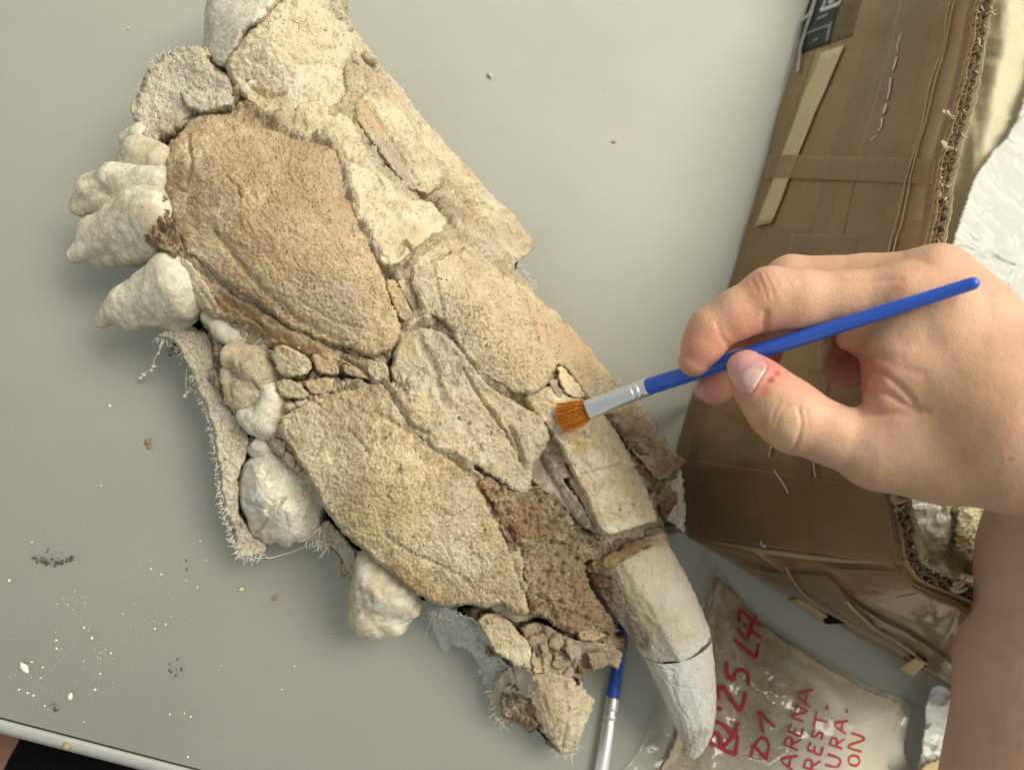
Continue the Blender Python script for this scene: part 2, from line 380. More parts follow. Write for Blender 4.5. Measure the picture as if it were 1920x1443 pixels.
    for t in range(1, steps + 1):
        f = t / steps
        n_ = fbm(u[bi] / 12 + f * 3, v[bi] / 12 - f * 2, seed + 91, 3) * .0016 + fbm(u[bi] / 40, v[bi] / 40 + f * 2, seed + 92, 2) * .002
        ins = inset / 1000. * f ** .8 + n_ * math.sin(math.pi * min(f * 1.3, 1) * .5 + .2)
        p = np.stack([top[bi, 0] + gx * ins, top[bi, 1] + gy * ins, zt + (zb - zt) * f], -1)
        start = sum(len(x) for x in V0)
        idx = start + np.arange(nb); V0.append(p)
        F0.append(np.stack([prev_idx[bq[:, 1]], prev_idx[bq[:, 0]], idx[bq[:, 0]], idx[bq[:, 1]]], -1))
        prev_idx = idx
    # close the underside with an inset copy of the upper faces
    start = sum(len(x) for x in V0)
    und = top.copy(); und[:, 2] = np.minimum(bottom / 1000., top[:, 2] - .0005)
    mp = start + np.arange(len(top))
    und[bi] = V0[-1]; V0.append(und); F0.append(mp[faces[:, ::-1]])
    F0.append(np.stack([prev_idx[bq[:, 1]], prev_idx[bq[:, 0]], mp[bi][bq[:, 0]], mp[bi][bq[:, 1]]], -1))
    verts = np.concatenate(V0); fac = np.concatenate(F0)[:, ::-1]
    tint = np.zeros((len(verts), 4), np.float32)
    uu, vv, _ = project(verts)
    for tu, tv, tr, colr, st in tints:
        ru, rv = (tr, tr) if np.isscalar(tr) else tr[:2]; an = 0 if np.isscalar(tr) or len(tr) < 3 else tr[2]
        c_, s_ = math.cos(an), math.sin(an); a_ = ((uu - tu) * c_ + (vv - tv) * s_) / ru; b_ = (-(uu - tu) * s_ + (vv - tv) * c_) / rv
        r = np.hypot(a_, b_) + .45 * fbm(uu / 28, vv / 28, seed + int(tu), 4, .65)
        w = st * sstep(1.15, .45, r)
        A = tint[:, 3]; nA = A + (1 - A) * w
        for q in range(3): tint[:, q] = np.where(nA > 1e-6, (tint[:, q] * A * (1 - w) + alb(colr)[q] * w) / np.maximum(nA, 1e-6), 0)
        tint[:, 3] = nA
    return mesh_obj(name, verts, fac, mat, parent, True, tint, kind, label)

# ---------------------------------------------------------------- surface nets for rounded, blended bodies
def surfnets(f, lo, hi, h):
    n = np.ceil((np.asarray(hi) - np.asarray(lo)) / h).astype(int) + 1
    ax = [lo[i] + h * np.arange(n[i]) for i in range(3)]
    X = np.meshgrid(*ax, indexing='ij'); D = f(*X).astype(np.float32)
    S = D < 0
    c = np.zeros(tuple(n - 1), np.int8)
    for i in (0, 1):
        for j in (0, 1):
            for k in (0, 1): c += S[i:n[0] - 1 + i, j:n[1] - 1 + j, k:n[2] - 1 + k]
    act = (c > 0) & (c < 8); idx = -np.ones(act.shape, np.int64); idx[act] = np.arange(act.sum())
    I = np.argwhere(act); acc = np.zeros((len(I), 3)); cnt = np.zeros(len(I))
    cor = [(0,0,0),(1,0,0),(0,1,0),(1,1,0),(0,0,1),(1,0,1),(0,1,1),(1,1,1)]
    val = [D[I[:, 0] + a, I[:, 1] + b, I[:, 2] + d] for a, b, d in cor]
    for a, b in [(0,1),(2,3),(4,5),(6,7),(0,2),(1,3),(4,6),(5,7),(0,4),(1,5),(2,6),(3,7)]:
        m = (val[a] < 0) != (val[b] < 0); den = np.where(m, val[a] - val[b], 1); t = np.where(m, val[a] / den, 0)
        pa = np.array(cor[a], float); pb = np.array(cor[b], float)
        acc += m[:, None] * (pa + t[:, None] * (pb - pa)); cnt += m
    vs = np.asarray(lo) + h * (I + acc / cnt[:, None])
    F = []
    for axis in range(3):
        sl0 = [slice(None)] * 3; sl1 = [slice(None)] * 3; sl0[axis] = slice(0, -1); sl1[axis] = slice(1, None)
        A = S[tuple(sl0)]; B = S[tuple(sl1)]; E = np.argwhere(A != B)
        o1, o2 = [(1, 2), (2, 0), (0, 1)][axis]
        ok = (E[:, o1] > 0) & (E[:, o2] > 0) & (E[:, o1] < n[o1] - 1) & (E[:, o2] < n[o2] - 1); E = E[ok]
        def g(d1, d2):
            e = E.copy(); e[:, o1] -= d1; e[:, o2] -= d2; return idx[e[:, 0], e[:, 1], e[:, 2]]
        q = np.stack([g(1, 1), g(0, 1), g(0, 0), g(1, 0)], -1)
        fl = A[E[:, 0], E[:, 1], E[:, 2]]; q[~fl] = q[~fl][:, ::-1]; F.append(q)
    F = np.concatenate(F); F = F[(F >= 0).all(1)]
    return vs, F
def cone_sd(X, Y, Z, a, b, ra, rb):
    a = np.asarray(a, float); b = np.asarray(b, float); e = b - a; L = max(e @ e, 1e-12)
    t = np.clip(((X - a[0]) * e[0] + (Y - a[1]) * e[1] + (Z - a[2]) * e[2]) / L, 0, 1)
    return np.sqrt((X - a[0] - t * e[0]) ** 2 + (Y - a[1] - t * e[1]) ** 2 + (Z - a[2] - t * e[2]) ** 2) - (ra + (rb - ra) * t)
def smin(a, b, k):
    h = np.clip(.5 + .5 * (b - a) / k, 0, 1); return b + (a - b) * h - k * h * (1 - h)
def lumps(name, cones, mat, parent, k=3., vox=.9, rough=(.5, 4.), seed=1, tints=(), label=None):
    """a rounded body melted together from tapered pieces: ((u,v,z_mm,r_mm),(u,v,z_mm,r_mm))"""
    cs = []
    for a, b in cones:
        pa = P(a[0], a[1], a[2] / 1000.) * 1000; pb = P(b[0], b[1], b[2] / 1000.) * 1000; cs.append((pa, pb, a[3], b[3]))
    lo = np.min([np.minimum(a - ra, b - rb) for a, b, ra, rb in cs], 0) - 3; hi = np.max([np.maximum(a + ra, b + rb) for a, b, ra, rb in cs], 0) + 3
    def f(X, Y, Z):
        d = None
        for a, b, ra, rb in cs:
            e = cone_sd(X, Y, Z, a, b, ra, rb); d = e if d is None else smin(d, e, k)
        d = d + rough[0] * (fbm((X + .6 * Z) / rough[1], (Y - .5 * Z) / rough[1], seed, 3) + .7 * fbm((X - Z) / (rough[1] * 3), (Y + Z) / (rough[1] * 3), seed + 9, 2) + .45 * np.abs(fbm((X + Z) / (rough[1] * 1.6), (Y - Z) / (rough[1] * 1.6), seed + 19, 2)) + .28 * fbm((X - .5 * Z) / 1.4, (Y + .7 * Z) / 1.4, seed + 29, 2))
        return d
    vs, F = surfnets(f, lo, hi, vox); vs[:, 2] = np.maximum(vs[:, 2], .4)
    vs = vs / 1000.
    tint = np.zeros((len(vs), 4), np.float32); uu, vv, _ = project(vs)
    for tu, tv, tr, colr, st in tints:
        w = st * sstep(1.2, .4, np.hypot(uu - tu, vv - tv) / tr + .4 * fbm(uu / 22, vv / 22, seed, 3))
        A = tint[:, 3]; nA = A + (1 - A) * w
        for q in range(3): tint[:, q] = np.where(nA > 1e-6, (tint[:, q] * A * (1 - w) + alb(colr)[q] * w) / np.maximum(nA, 1e-6), 0)
        tint[:, 3] = nA
    return mesh_obj(name, vs, F, mat, parent, True, tint, None, label)

M_tan = bone_mat('tan_bone', c1=(160, 132, 88), c2=(190, 161, 112), c3=(214, 189, 142), speck=.3, whiteamt=.15)
M_cream = bone_mat(pore=.4, hair=.35, name='cream_bone', c1=(196,176,134), c2=(220,203,162), c3=(234,221,186), speck=.16, dirt=(178,150,104), dirtamt=.3)
M_grey = bone_mat('grey_tan_bone', c1=(176, 155, 118), c2=(203, 183, 144), c3=(222, 206, 170), speck=.24, dirt=(150,118,76), dirtamt=.35, whiteamt=.25)
M_spongy = bone_mat('spongy_bone', c1=(166, 143, 100), c2=(197, 175, 130), c3=(220, 202, 160), speck=.34, dirt=(150,124,92), dirtamt=.3, whiteamt=.2)
M_sed = bone_mat('brown_sediment', c1=(140, 112, 74), c2=(176, 147, 104), c3=(208, 183, 140), big=70, mid=420, speck=.45, dirt=(96,66,38), dirtamt=.5, whiteamt=.2, bstr=.8)
M_paledirt = bone_mat('pale_sediment', c1=(176, 153, 112), c2=(206, 184, 142), c3=(228, 212, 178), big=70, mid=420, speck=.4, dirt=(150,116,66), dirtamt=.5, whiteamt=.3, bstr=.7)
M_plast = bone_mat(pore=.25, hair=.2, name='white_plaster', c1=(178,172,148), c2=(198,191,166), c3=(214,208,186), speck=.1, dirt=(196,178,140), dirtamt=.35, whiteamt=.2, bstr=.3)
M_gauze = bone_mat(pore=.25, hair=.15, name='plastered_gauze', c1=(214,196,158), c2=(230,214,180), c3=(242,230,202), big=60, mid=500, speck=.22, dirt=(184,158,112), dirtamt=.35, bstr=.8)
M_tooth = bone_mat(pore=.3, hair=.25, name='pale_enamel', c1=(162,152,124), c2=(184,175,146), c3=(204,196,170), big=60, mid=300, fine=2200, speck=.12, dirt=(172,150,112), dirtamt=.35, whiteamt=.1, bstr=.25, rough=.7)
M_canine = bone_mat(pore=.25, hair=.35, name='white_enamel', c1=(194,184,158), c2=(220,214,196), c3=(238,235,224), big=50, mid=420, fine=2000, speck=.16, dirt=(170,156,126), dirtamt=.35, whiteamt=.25, bstr=.4, rough=.6, spec=.4)
M_root = bone_mat(pore=.25, hair=.5, name='stained_dentine', c1=(172,146,98), c2=(208,186,138), c3=(232,216,176), big=60, mid=380, fine=1700, speck=.2, dirt=(176,134,78), dirtamt=.5, whiteamt=.5, bstr=.3, rough=.65)
M_shell = bone_mat(pore=.2, hair=.4, name='grey_brown_shell', c1=(124, 105, 86), c2=(152, 132, 108), c3=(182, 162, 134), big=60, mid=300, speck=.2, dirt=(104,84,66), dirtamt=.4, whiteamt=.2, bstr=.25, rough=.6)
M_thread = plain_mat('cotton_thread', (226,222,206), .9, .1)

OR = (168,134,92); BR = (122, 84, 44); DK = (104, 76, 46); PU = (168, 146, 130); YE = (196, 160, 92); WH = (234, 226, 202); GY = (170, 158, 138)

# the sediment core that carries every plate
def d_core2(u, v): return 2.4 * fbm(u / 22, v / 22, 261, 4) + 2.6 * grains(u, v, 15, 262) + 1.3 * grains(u, v, 8, 263) - 3 * pits(u, v, 24, 264, .4, keep=.45)
def DRAPE(u, v):
    z = 0
    for pts, w, h in [([(600,262),(640,290),(655,372),(690,450),(715,500)],12,6.0), ([(738,735),(770,790),(815,836),(870,862),(905,890)],17,7.0), ([(530,225),(580,222),(640,215),(655,185)],13,4.5), ([(440,140),(440,170),(480,205),(520,236)],11,3.2), ([(650,120),(655,185),(690,250),(740,325),(800,372)],9,3.0),
                      ([(860,655),(900,705),(950,738)],9,3.6), ([(770,500),(800,465),(846,436)],12,4.0), ([(745,640),(770,610),(800,600)],14,6.0), ([(540,770),(590,748),(660,720),(720,716),(738,690)],11,4.6), ([(985,1110),(960,1040),(930,965)],8,2.5), ([(520,240),(570,265),(622,270)],11,3.6)]:
        z = z + h * (.6 + .8 * np.clip(.5 + fbm(u / 22, v / 22, 277, 3), 0, 1)) * np.exp(-(polydist(u, v, pts) / w) ** 2)
    return np.minimum(z, 7.2)
def core_detail(u, v, s):
    return -3.2 * crackle(u, v, 34, 3.5, 7) * sstep(600, 640, v) * sstep(760, 720, u) + 1.3 * grains(u, v, 26, 3) + 1.1 * grains(u, v, 12, 4) + .9 * grains(u, v, 6.5, 5) + 1.4 * fbm(u / 50, v / 50, 2) + DRAPE(u, v) - 13 * np.exp(-((u - 1050) ** 2 + (v - 840) ** 2) / 95 ** 2)
slab('sediment_core', [(430,-70),(640,-70),(655,60),(720,150),(800,260),(880,350),(935,430),(965,500),(1040,600),(1120,690),(1190,770),(1245,850),(1240,960),(1225,1015),(1100,1052),(1096,1075),
  (1130,1165),(1090,1190),(1010,1160),(960,1170),(880,1130),(800,1105),(720,1050),(640,990),(570,900),(500,850),(440,760),(420,680),(370,600),(300,520),(270,430),(290,330),(330,240),(400,190),(440,110)],
  M_paledirt, lift=-3.0, sp=2.2, edge=(60, 24), rag=(6, 30), bottom=.4, inset=22, detail=core_detail, seed=2,
  cracks=[([(500,650),(540,650),(575,665),(600,690),(640,700),(690,720)],5,9),([(640,660),(650,700),(640,712)],4,8),([(575,665),(584,700),(570,712)],4,8),([(690,690),(730,690),(740,660)],5,9),([(730,690),(734,720)],4,8),([(410,640),(420,690),(410,740),(440,780)],10,9),([(680,230),(740,320),(800,375)],6,6),([(810,380),(850,430)],12,6),([(720,505),(735,530)],10,8),([(880,860),(930,920),(960,990)],8,7),([(1005,880),(1000,920)],6,6),([(440,160),(460,180),(445,195)],8,8)],
  tints=[(1010,960,(90,60,.6),OR,.5),(960,1010,24,(110,60,24),.8),(1250,920,40,OR,.6),(480,240,70,(176,146,92),.7),(590,220,60,(214,196,154),.85),(830,400,40,(176,150,108),.6),(420,660,60,(150,126,92),.7)])
# ---- top left
slab('plaster_filler', [(405,-70),(388,0),(383,45),(384,85),(396,116),(422,126),(446,98),(472,56),(520,14),(560,-40),(560,-70)], M_plast, lift=4, zp=[(390,40,-6),(450,60,0),(400,-60,-4),(520,0,4)], sp=2.2, edge=(46, 14), rag=(1.5, 30), detail=lambda u, v, s: .8 * fbm(u / 50, v / 50, 41, 3), seed=4, bottom=20, inset=6, plain=True, smooth=5, label='smooth white plaster filler')
def d_block(u, v, s):
    return 1.3 * fbm(u / 60, v / 60, 11, 3) + 1.3 * fbm(u / 14, v / 14, 12, 4) + .9 * grains(u, v, 17, 13) * sstep(-.1, .3, fbm(u / 60, v / 60, 14, 2)) + .45 * grains(u, v, 6, 15) - .8 * pits(u, v, 13, 16, .35, keep=.4)
slab('bone_block', [(418,122),(432,92),(470,52),(520,10),(560,-60),(640,-70),(618,20),(650,52),(662,95),(645,140),(655,185),(640,215),(600,205),(565,232),(520,240),(480,205),(448,175),(430,150)],
  M_cream, lift=2, sp=2.2, edge=(26, 9), rag=(5, 20), detail=d_block, seed=6, bottom=30,
  cracks=[([(470,160),(500,180),(530,175)],4,2.5),([(540,100),(560,120),(590,118)],3,1.5)], tints=[(560,60,60,(214,190,140),.4),(500,190,45,(190,160,110),.4)])
def d_gz(u, v, s):
    return 1.6 * fbm(u / 30, v / 30, 21, 4) + .6 * grains(u, v, 10, 22) + .5 * grains(u, v, 5, 23) - .6 * crackle(u, v, 32, 2.2, 24)
slab('plaster_bandage', [(372,86),(388,92),(398,120),(420,135),(442,148),(442,176),(428,202),(398,216),(368,222),(350,236),(332,254),(300,264),(280,268),(262,245),(243,212),(250,188),(262,160),(280,128),(304,104),(338,94)],
  M_gauze, sp=2.0, edge=(40, 14), rag=(6, 8), detail=d_gz, seed=7, bottom=18, lift=1, zp=[(300,150,4),(400,120,0),(420,170,0),(300,250,3),(350,210,0)],
  tints=[(325,245,40,(178,150,106),.7),(400,195,26,(200,180,140),.5),(390,170,20,WH,.6)], label='rough white plaster bandage')
slab('bandage_fold', [(340,176),(362,164),(392,176),(432,178),(434,198),(400,208),(372,212),(348,200)], M_gauze, sp=2, edge=(14, 6), rag=(3, 9), detail=d_gz, seed=8, bottom=40, lift=6)
lumps('crumb_ridge', [((540,215,68,5),(600,245,69,6)),((575,225,70,6),(560,250,68,5)),((590,215,69,5),(620,240,69,4)),((560,205,68,4),(548,232,67,4))], M_cream, skull, k=1.6, vox=.8, rough=(1.3,2.6), seed=9)
# ---- main palate plate
def d_main(u, v, s):
    por = sstep(-.25, .25, fbm(u / 90, v / 90, 31, 2) + .25)
    low = sstep(540, 660, v)
    return (1.3 * fbm(u / 80, v / 80, 32, 3) + .42 * fbm(u / 18, v / 18, 33, 4) + .28 * stri(u, v, .95, 4, 5, 34) - .7 * pits(u, v, 5.2, 35, .44, .95, 2.2, .6) * por
            + .35 * grains(u, v, 7, 36) - .6 * low * crackle(u, v, 60, 2.0, 37) + .6 * low * fbm(u / 16, v / 16, 38, 3))
slab('palate_plate', [(362,222),(400,210),(438,222),(470,243),(512,240),(560,262),(622,268),(642,310),(652,370),(682,430),(710,488),(724,540),(748,605),(756,630),(735,655),(700,672),(655,655),(600,640),(548,618),
  (490,572),(440,542),(392,505),(352,470),(322,410),(312,350),(312,300),(335,255)], M_tan, lift=2.5, sp=2.0, edge=(20, 7), rag=(4, 16), detail=d_main, seed=3, bottom=40, inset=4,
  cracks=[([(352,255),(360,300),(350,345)],5,2.5),([(425,330),(445,350),(452,372)],2,2.),([(400,430),(470,520),(560,600),(640,640)],7,1.6),([(560,560),(620,600),(690,620)],3,1.2)],
  tints=[(560,330,(140,90,.8),(180,150,104),.75),(430,300,70,(184,152,102),.5),(620,460,90,(196,172,130),.55),(660,600,100,(198,176,134),.75),(480,470,(90,60,.6),(186,150,98),.6),(520,430,50,(172,140,112),.35),(560,560,(120,40,.6),(206,184,136),.5),(340,330,40,(150,118,74),.6),(640,560,40,PU,.35)])
def d_flank(u, v, s):
    return 1.8 * stri(u, v, .72, 12, 5, 41) + 1.2 * fbm(u / 22, v / 22, 42, 4) + .6 * grains(u, v, 9, 43) + .4 * stri(u, v, .75, 4, 6, 44) - 1.2 * pits(u, v, 22, 45, .3, keep=.35)
slab('alveolar_rim', [(300,372),(322,395),(345,450),(395,502),(445,545),(500,582),(560,622),(640,655),(700,678),(700,700),(650,690),(600,688),(540,655),(480,622),(430,600),(388,596),(352,555),(332,505),(290,470),(245,435),(240,410),(265,385)],
  M_tan, lift=.6, sp=2.0, edge=(26, 9), rag=(6, 16), detail=d_flank, seed=10, bottom=20,
  cracks=[([(420,560),(470,590),(520,640),(600,676)],9,3.2),([(345,490),(380,540),(395,580)],5,2.5),([(380,505),(395,520)],5,5),([(640,668),(680,690)],4,4)],
  tints=[(280,400,40,DK,.75),(300,450,60,(160,126,82),.6),(380,560,(60,30,.9),(196,178,140),.8),(480,610,(110,22,.6),(176,134,78),.7),(560,650,(90,22,.5),(178,138,84),.6)])
slab('bone_sliver', [(336,492),(352,487),(374,505),(394,540),(413,574),(415,596),(398,599),(374,580),(352,548),(339,515)], M_grey, lift=2.5, sp=1.8, edge=(18, 8), rag=(3, 10), detail=lambda u, v, s: .8 * stri(u, v, 1.0, 6, 5, 112) + .5 * fbm(u / 10, v / 10, 5, 3), seed=12, bottom=35, tints=[(370,540,(60,20,1.),(208,194,160),.5)])
tag(lumps('grit', [((292,375,52,2.4),(300,385,52,2)),((275,395,50,2.5),(282,388,51,2)),((262,405,49,2),(268,400,49,2)),((285,405,52,2.5),(295,400,52,2)),((240,420,46,1.5),(246,432,46,1.6))], M_sed, skull, k=.8, vox=.6, rough=(.9,2), seed=13), kind='stuff')
# ---- cream ridge and right bars
def d_ridge(u, v, s):
    return .9 * fbm(u / 70, v / 70, 51, 3) + .5 * fbm(u / 13, v / 13, 52, 4) + .25 * grains(u, v, 6, 53) - .6 * pits(u, v, 18, 54, .25, keep=.3) + 1.0 * sstep(250, 200, v) * grains(u, v, 13, 55)
slab('cream_ridge', [(560,258),(600,225),(640,205),(660,235),(690,285),(730,335),(770,375),(812,380),(846,428),(830,445),(800,458),(765,478),(735,500),(708,492),(684,440),(655,375),(645,312),(625,270)],
  M_cream, lift=2.2, sp=2.1, edge=(18, 6), rag=(5, 18), detail=d_ridge, seed=14, bottom=35, cracks=[([(625,275),(660,300),(700,320),(720,350)],3,1.6),([(745,480),(760,455),(775,470)],4,3),([(690,330),(720,380),(760,420)],14,1.5)],
  tints=[(760,450,40,(190,168,120),.5),(650,330,30,(214,192,146),.4),(720,480,30,(206,186,140),.5)])
def d_bar(u, v, s):
    return .8 * fbm(u / 40, v / 40, 61, 3) + .7 * stri(u, v, 1.0, 8, 5, 62) + .4 * fbm(u / 8, v / 8, 63, 3) - .5 * pits(u, v, 15, 64, .25, keep=.3)
slab('nasal_bar', [(656,198),(690,170),(722,180),(752,205),(778,240),(806,285),(832,332),(822,352),(800,368),(762,352),(722,305),(684,250)], M_grey, lift=3.5, sp=2.0, edge=(16, 7), rag=(3, 14), detail=d_bar, seed=15, bottom=30,
  zp=[(660,200,-2),(700,250,-1.5),(740,310,-1.5),(790,355,-1),(720,190,1),(780,260,1),(820,330,0)], cracks=[([(700,215),(740,275),(790,350)],6,1.4)],
  tints=[(700,230,(60,22,.9),(196,164,104),.75),(745,300,(70,16,.95),PU,.6),(740,215,(40,30,.9),(226,208,160),.7),(800,330,30,(226,210,168),.7)])
def d_out(u, v, s):
    return 1.0 * fbm(u / 50, v / 50, 71, 3) + .9 * stri(u, v, .95, 10, 5, 72) + .5 * fbm(u / 9, v / 9, 73, 4) - .9 * pits(u, v, 15, 74, .26, keep=.45) - .5 * crackle(u, v, 70, 3, 75)
slab('outer_ridge', [(650,48),(665,52),(692,92),(750,158),(803,232),(862,292),(930,368),(985,425),(1003,455),(998,472),(972,490),(950,506),(915,482),(880,440),(850,400),(815,350),(770,290),(720,240),(660,215),(640,180),(645,120)],
  M_grey, lift=-3.5, sp=2.1, edge=(16, 6), rag=(3, 22), detail=d_out, seed=16, bottom=10, inset=9, cracks=[([(830,300),(880,360),(960,430)],12,1.3),([(855,390),(870,420),(880,450)],4,2)],
  tints=[(690,140,(60,25,.9),(178,152,116),.6),(860,330,(90,25,.8),(210,190,150),.5),(870,400,30,YE,.6),(940,440,50,(190,170,132),.5),(880,300,(60,10,.8),WH,.4)])
tag(lumps('grit', [((662,110,60,2.2),(670,118,58,1.6)),((655,150,60,2.3),(650,165,60,1.6)),((640,35,62,3),(655,50,61,2.2)),((690,105,56,2.5),(700,112,55,2)),((828,385,56,1.8),(834,390,55,1.6)),((838,402,55,3.2),(842,408,55,2.6)),((818,392,57,1.6),(822,398,57,1.6)),((812,372,60,2.2),(825,366,60,2))], M_paledirt, skull, k=.8, vox=.6, rough=(.7,2), seed=17), kind='stuff')
# ---- centre right plate with the pores
def d_pore(u, v, s):
    pm = sstep(150, 60, np.hypot((u - 935) * .8, (v - 620) * 1.0)) + .25
    return 1.2 * fbm(u / 70, v / 70, 81, 3) + .4 * fbm(u / 16, v / 16, 82, 4) - 1.0 * pits(u, v, 6, 83, .4, .9, 1.3, .6) * pm + .5 * stri(u, v, .85, 6, 5, 84) + .35 * grains(u, v, 7, 85) - .5 * crackle(u, v, 80, 2, 86) * sstep(560, 700, v) + .6 * grains(u, v, 9, 87) * sstep(1120, 1200, u)
slab('maxilla_plate', [(772,490),(800,462),(850,442),(900,478),(945,512),(985,532),(1015,560),(1060,602),(1110,655),(1162,722),(1212,772),(1252,830),(1272,858),(1268,880),(1248,900),(1222,890),(1190,850),(1160,808),(1128,770),(1100,745),(1072,700),(1046,685),(1032,718),
  (1000,736),(960,732),(905,702),(862,652),(832,604),(795,590),(782,560),(768,530)], M_grey, lift=1.5, sp=2.0, edge=(16, 5.5), rag=(4, 15), detail=d_pore, seed=18, bottom=24, inset=8,
  zp=[(850,450,0),(1050,700,0),(860,650,-1),(1240,860,0),(1110,660,-4),(900,560,2),(1000,540,-2)],
  cracks=[([(808,488),(850,472),(868,466)],2.2,3),([(812,500),(822,540),(832,590)],4,1.4),([(960,515),(985,560),(1000,600),(1010,640)],2.5,1.5),([(1062,690),(1090,730),(1110,755)],3,4),([(1130,770),(1170,815),(1205,850)],6,4)],
  tints=[(930,590,(140,70,.8),(208,180,128),.6),(850,500,(50,30,.9),(206,186,140),.5),(1060,640,(120,40,.85),(200,164,110),.75),(1010,690,60,(204,174,120),.7),(860,670,(80,16,.85),(176,164,146),.7),(1210,820,(80,24,.9),(178,142,92),.7),(880,510,20,YE,.4),(1245,870,30,(150,108,58),.8)])
def d_frag(u, v, s): return .6 * fbm(u / 12, v / 12, 91, 4) + .5 * stri(u, v, 1.1, 5, 4, 92)
slab('bone_fragment', [(722,530),(735,524),(748,535),(765,570),(776,592),(768,606),(752,600),(736,570)], M_tan, lift=1, sp=1.8, edge=(8, 4), rag=(2, 8), detail=d_frag, seed=19, bottom=40, tints=[(740,560,30,YE,.5)])
slab('bone_fragment', [(745,528),(760,522),(778,540),(790,575),(800,596),(786,604),(770,580),(756,552)], M_cream, lift=-1, sp=1.8, edge=(8, 4), rag=(2, 8), detail=d_frag, seed=20, bottom=40, tints=[(770,560,30,(196,166,112),.5)])
# ---- centre plate
def d_cen(u, v, s):
    return 1.3 * fbm(u / 60, v / 60, 101, 3) + .5 * fbm(u / 17, v / 17, 102, 4) + .35 * stri(u, v, .95, 9, 5, 103) - .5 * crackle(u, v, 75, 2, 104) + .4 * grains(u, v, 8, 105) - .6 * pits(u, v, 11, 106, .3, keep=.4) * sstep(800, 860, v)
slab('premaxilla_plate', [(748,642),(788,616),(835,628),(868,660),(905,705),(952,742),(1000,772),(1030,800),(1024,838),(1000,872),(996,915),(985,925),(960,918),(915,885),(870,858),(815,835),(775,812),(745,775),(730,725),(738,680)],
  M_grey, lift=2.5, sp=2.0, edge=(18, 6), rag=(4, 14), detail=d_cen, seed=21, bottom=30,
  cracks=[([(868,690),(900,740),(940,800),(972,850),(990,890)],3,2.6),([(955,800),(968,825),(980,860)],3,3),([(790,640),(820,700),(830,760)],9,1.6),([(740,700),(760,740),(770,790)],8,1.6)],
  tints=[(800,680,(60,26,1.0),(188,168,128),.5),(850,650,(70,30,.8),(190,172,144),.6),(930,800,(90,40,.8),(196,168,124),.6),(890,830,50,(214,196,156),.6),(790,760,40,(214,192,140),.5),(970,870,36,(196,172,134),.5),(760,650,22,YE,.5)])
# ---- cracked pieces between the plates
def d_chip(u, v, s): return .9 * fbm(u / 18, v / 18, 111, 4) + .5 * stri(u, v, .5, 6, 4, 112) + .3 * grains(u, v, 6, 113)
for i, (pl, tn, lf) in enumerate([
  ([(505,660),(530,648),(560,658),(582,680),(578,698),(548,708),(526,700),(512,680)], (186,166,124), 4), ([(584,662),(604,668),(630,684),(634,700),(612,704),(592,694)], (180,146,96), 3),
  ([(640,682),(668,690),(690,705),(704,714),(680,712),(650,702)], (182,148,98), 2), ([(690,682),(712,676),(728,688),(726,712),(706,718),(692,706)], (186,164,124), 3),
  ([(736,680),(756,668),(772,690),(766,712),(746,720),(734,704)], (196,168,116), 2.5), ([(520,716),(545,710),(570,728),(578,744),(548,748),(524,740)], (184,162,120), 3), ([(572,712),(600,708),(624,712),(622,736),(592,740),(576,730)], (182,148,98), 3)]):
    slab('bone_chip', pl, M_grey, lift=lf, sp=1.8, edge=(9, 4.5), rag=(2.5, 9), detail=d_chip, seed=22 + i, bottom=30, tints=[(pl[0][0] + 20, pl[0][1] + 15, 50, tn, .7)])
# ---- spongy lower plate
def d_sp(u, v, s):
    a = .95; gr = sstep(820, 960, u) * sstep(880, 960, v)
    return (1.5 * fbm(u / 70, v / 70, 121, 3) + .45 * fbm(u / 18, v / 18, 122, 4) - .7 * pits(u, v, 5, 123, .44, a, 1.3, .7) - 1.1 * gr * pits(u, v, 6, 124, .4, 1.05, 2.8, .9) + .5 * grains(u, v, 7, 125)
            - .7 * crackle(u, v, 90, 2.2, 126) * sstep(830, 1010, v) + 1.0 * fbm(u / 12, v / 12, 127, 3) * sstep(900, 780, v))
slab('spongy_palate_plate', [(520,800),(545,770),(590,748),(625,738),(662,722),(712,716),(735,745),(762,790),(800,828),(850,862),(892,905),(925,962),(945,1010),(962,1050),(984,1105),(992,1148),(968,1156),(940,1132),(915,1140),(880,1132),(842,1138),(800,1128),
  (765,1102),(732,1070),(700,1050),(655,1010),(622,968),(598,935),(570,885),(540,840)], M_spongy, lift=2.5, sp=2.0, edge=(18, 6.5), rag=(4, 15), detail=d_sp, seed=31, bottom=22, inset=7,
  cracks=[([(720,1000),(760,1030),(830,1060),(880,1090)],4,1.6),([(650,800),(680,830),(690,850)],4,1.6),([(700,770),(740,790),(790,830)],6,1.4),([(600,780),(680,770),(740,800)],10,1.0)],
  tints=[(590,800,(90,45,.3),(200,182,142),.75),(660,770,60,(178,150,108),.5),(740,960,110,(190,162,108),.5),(620,900,60,(204,184,142),.5),(780,1090,(70,26,.5),(186,146,84),.6),(860,960,70,(180,158,126),.5),(700,1000,(90,16,.7),(206,180,116),.6),(930,1100,50,(178,152,112),.5)])
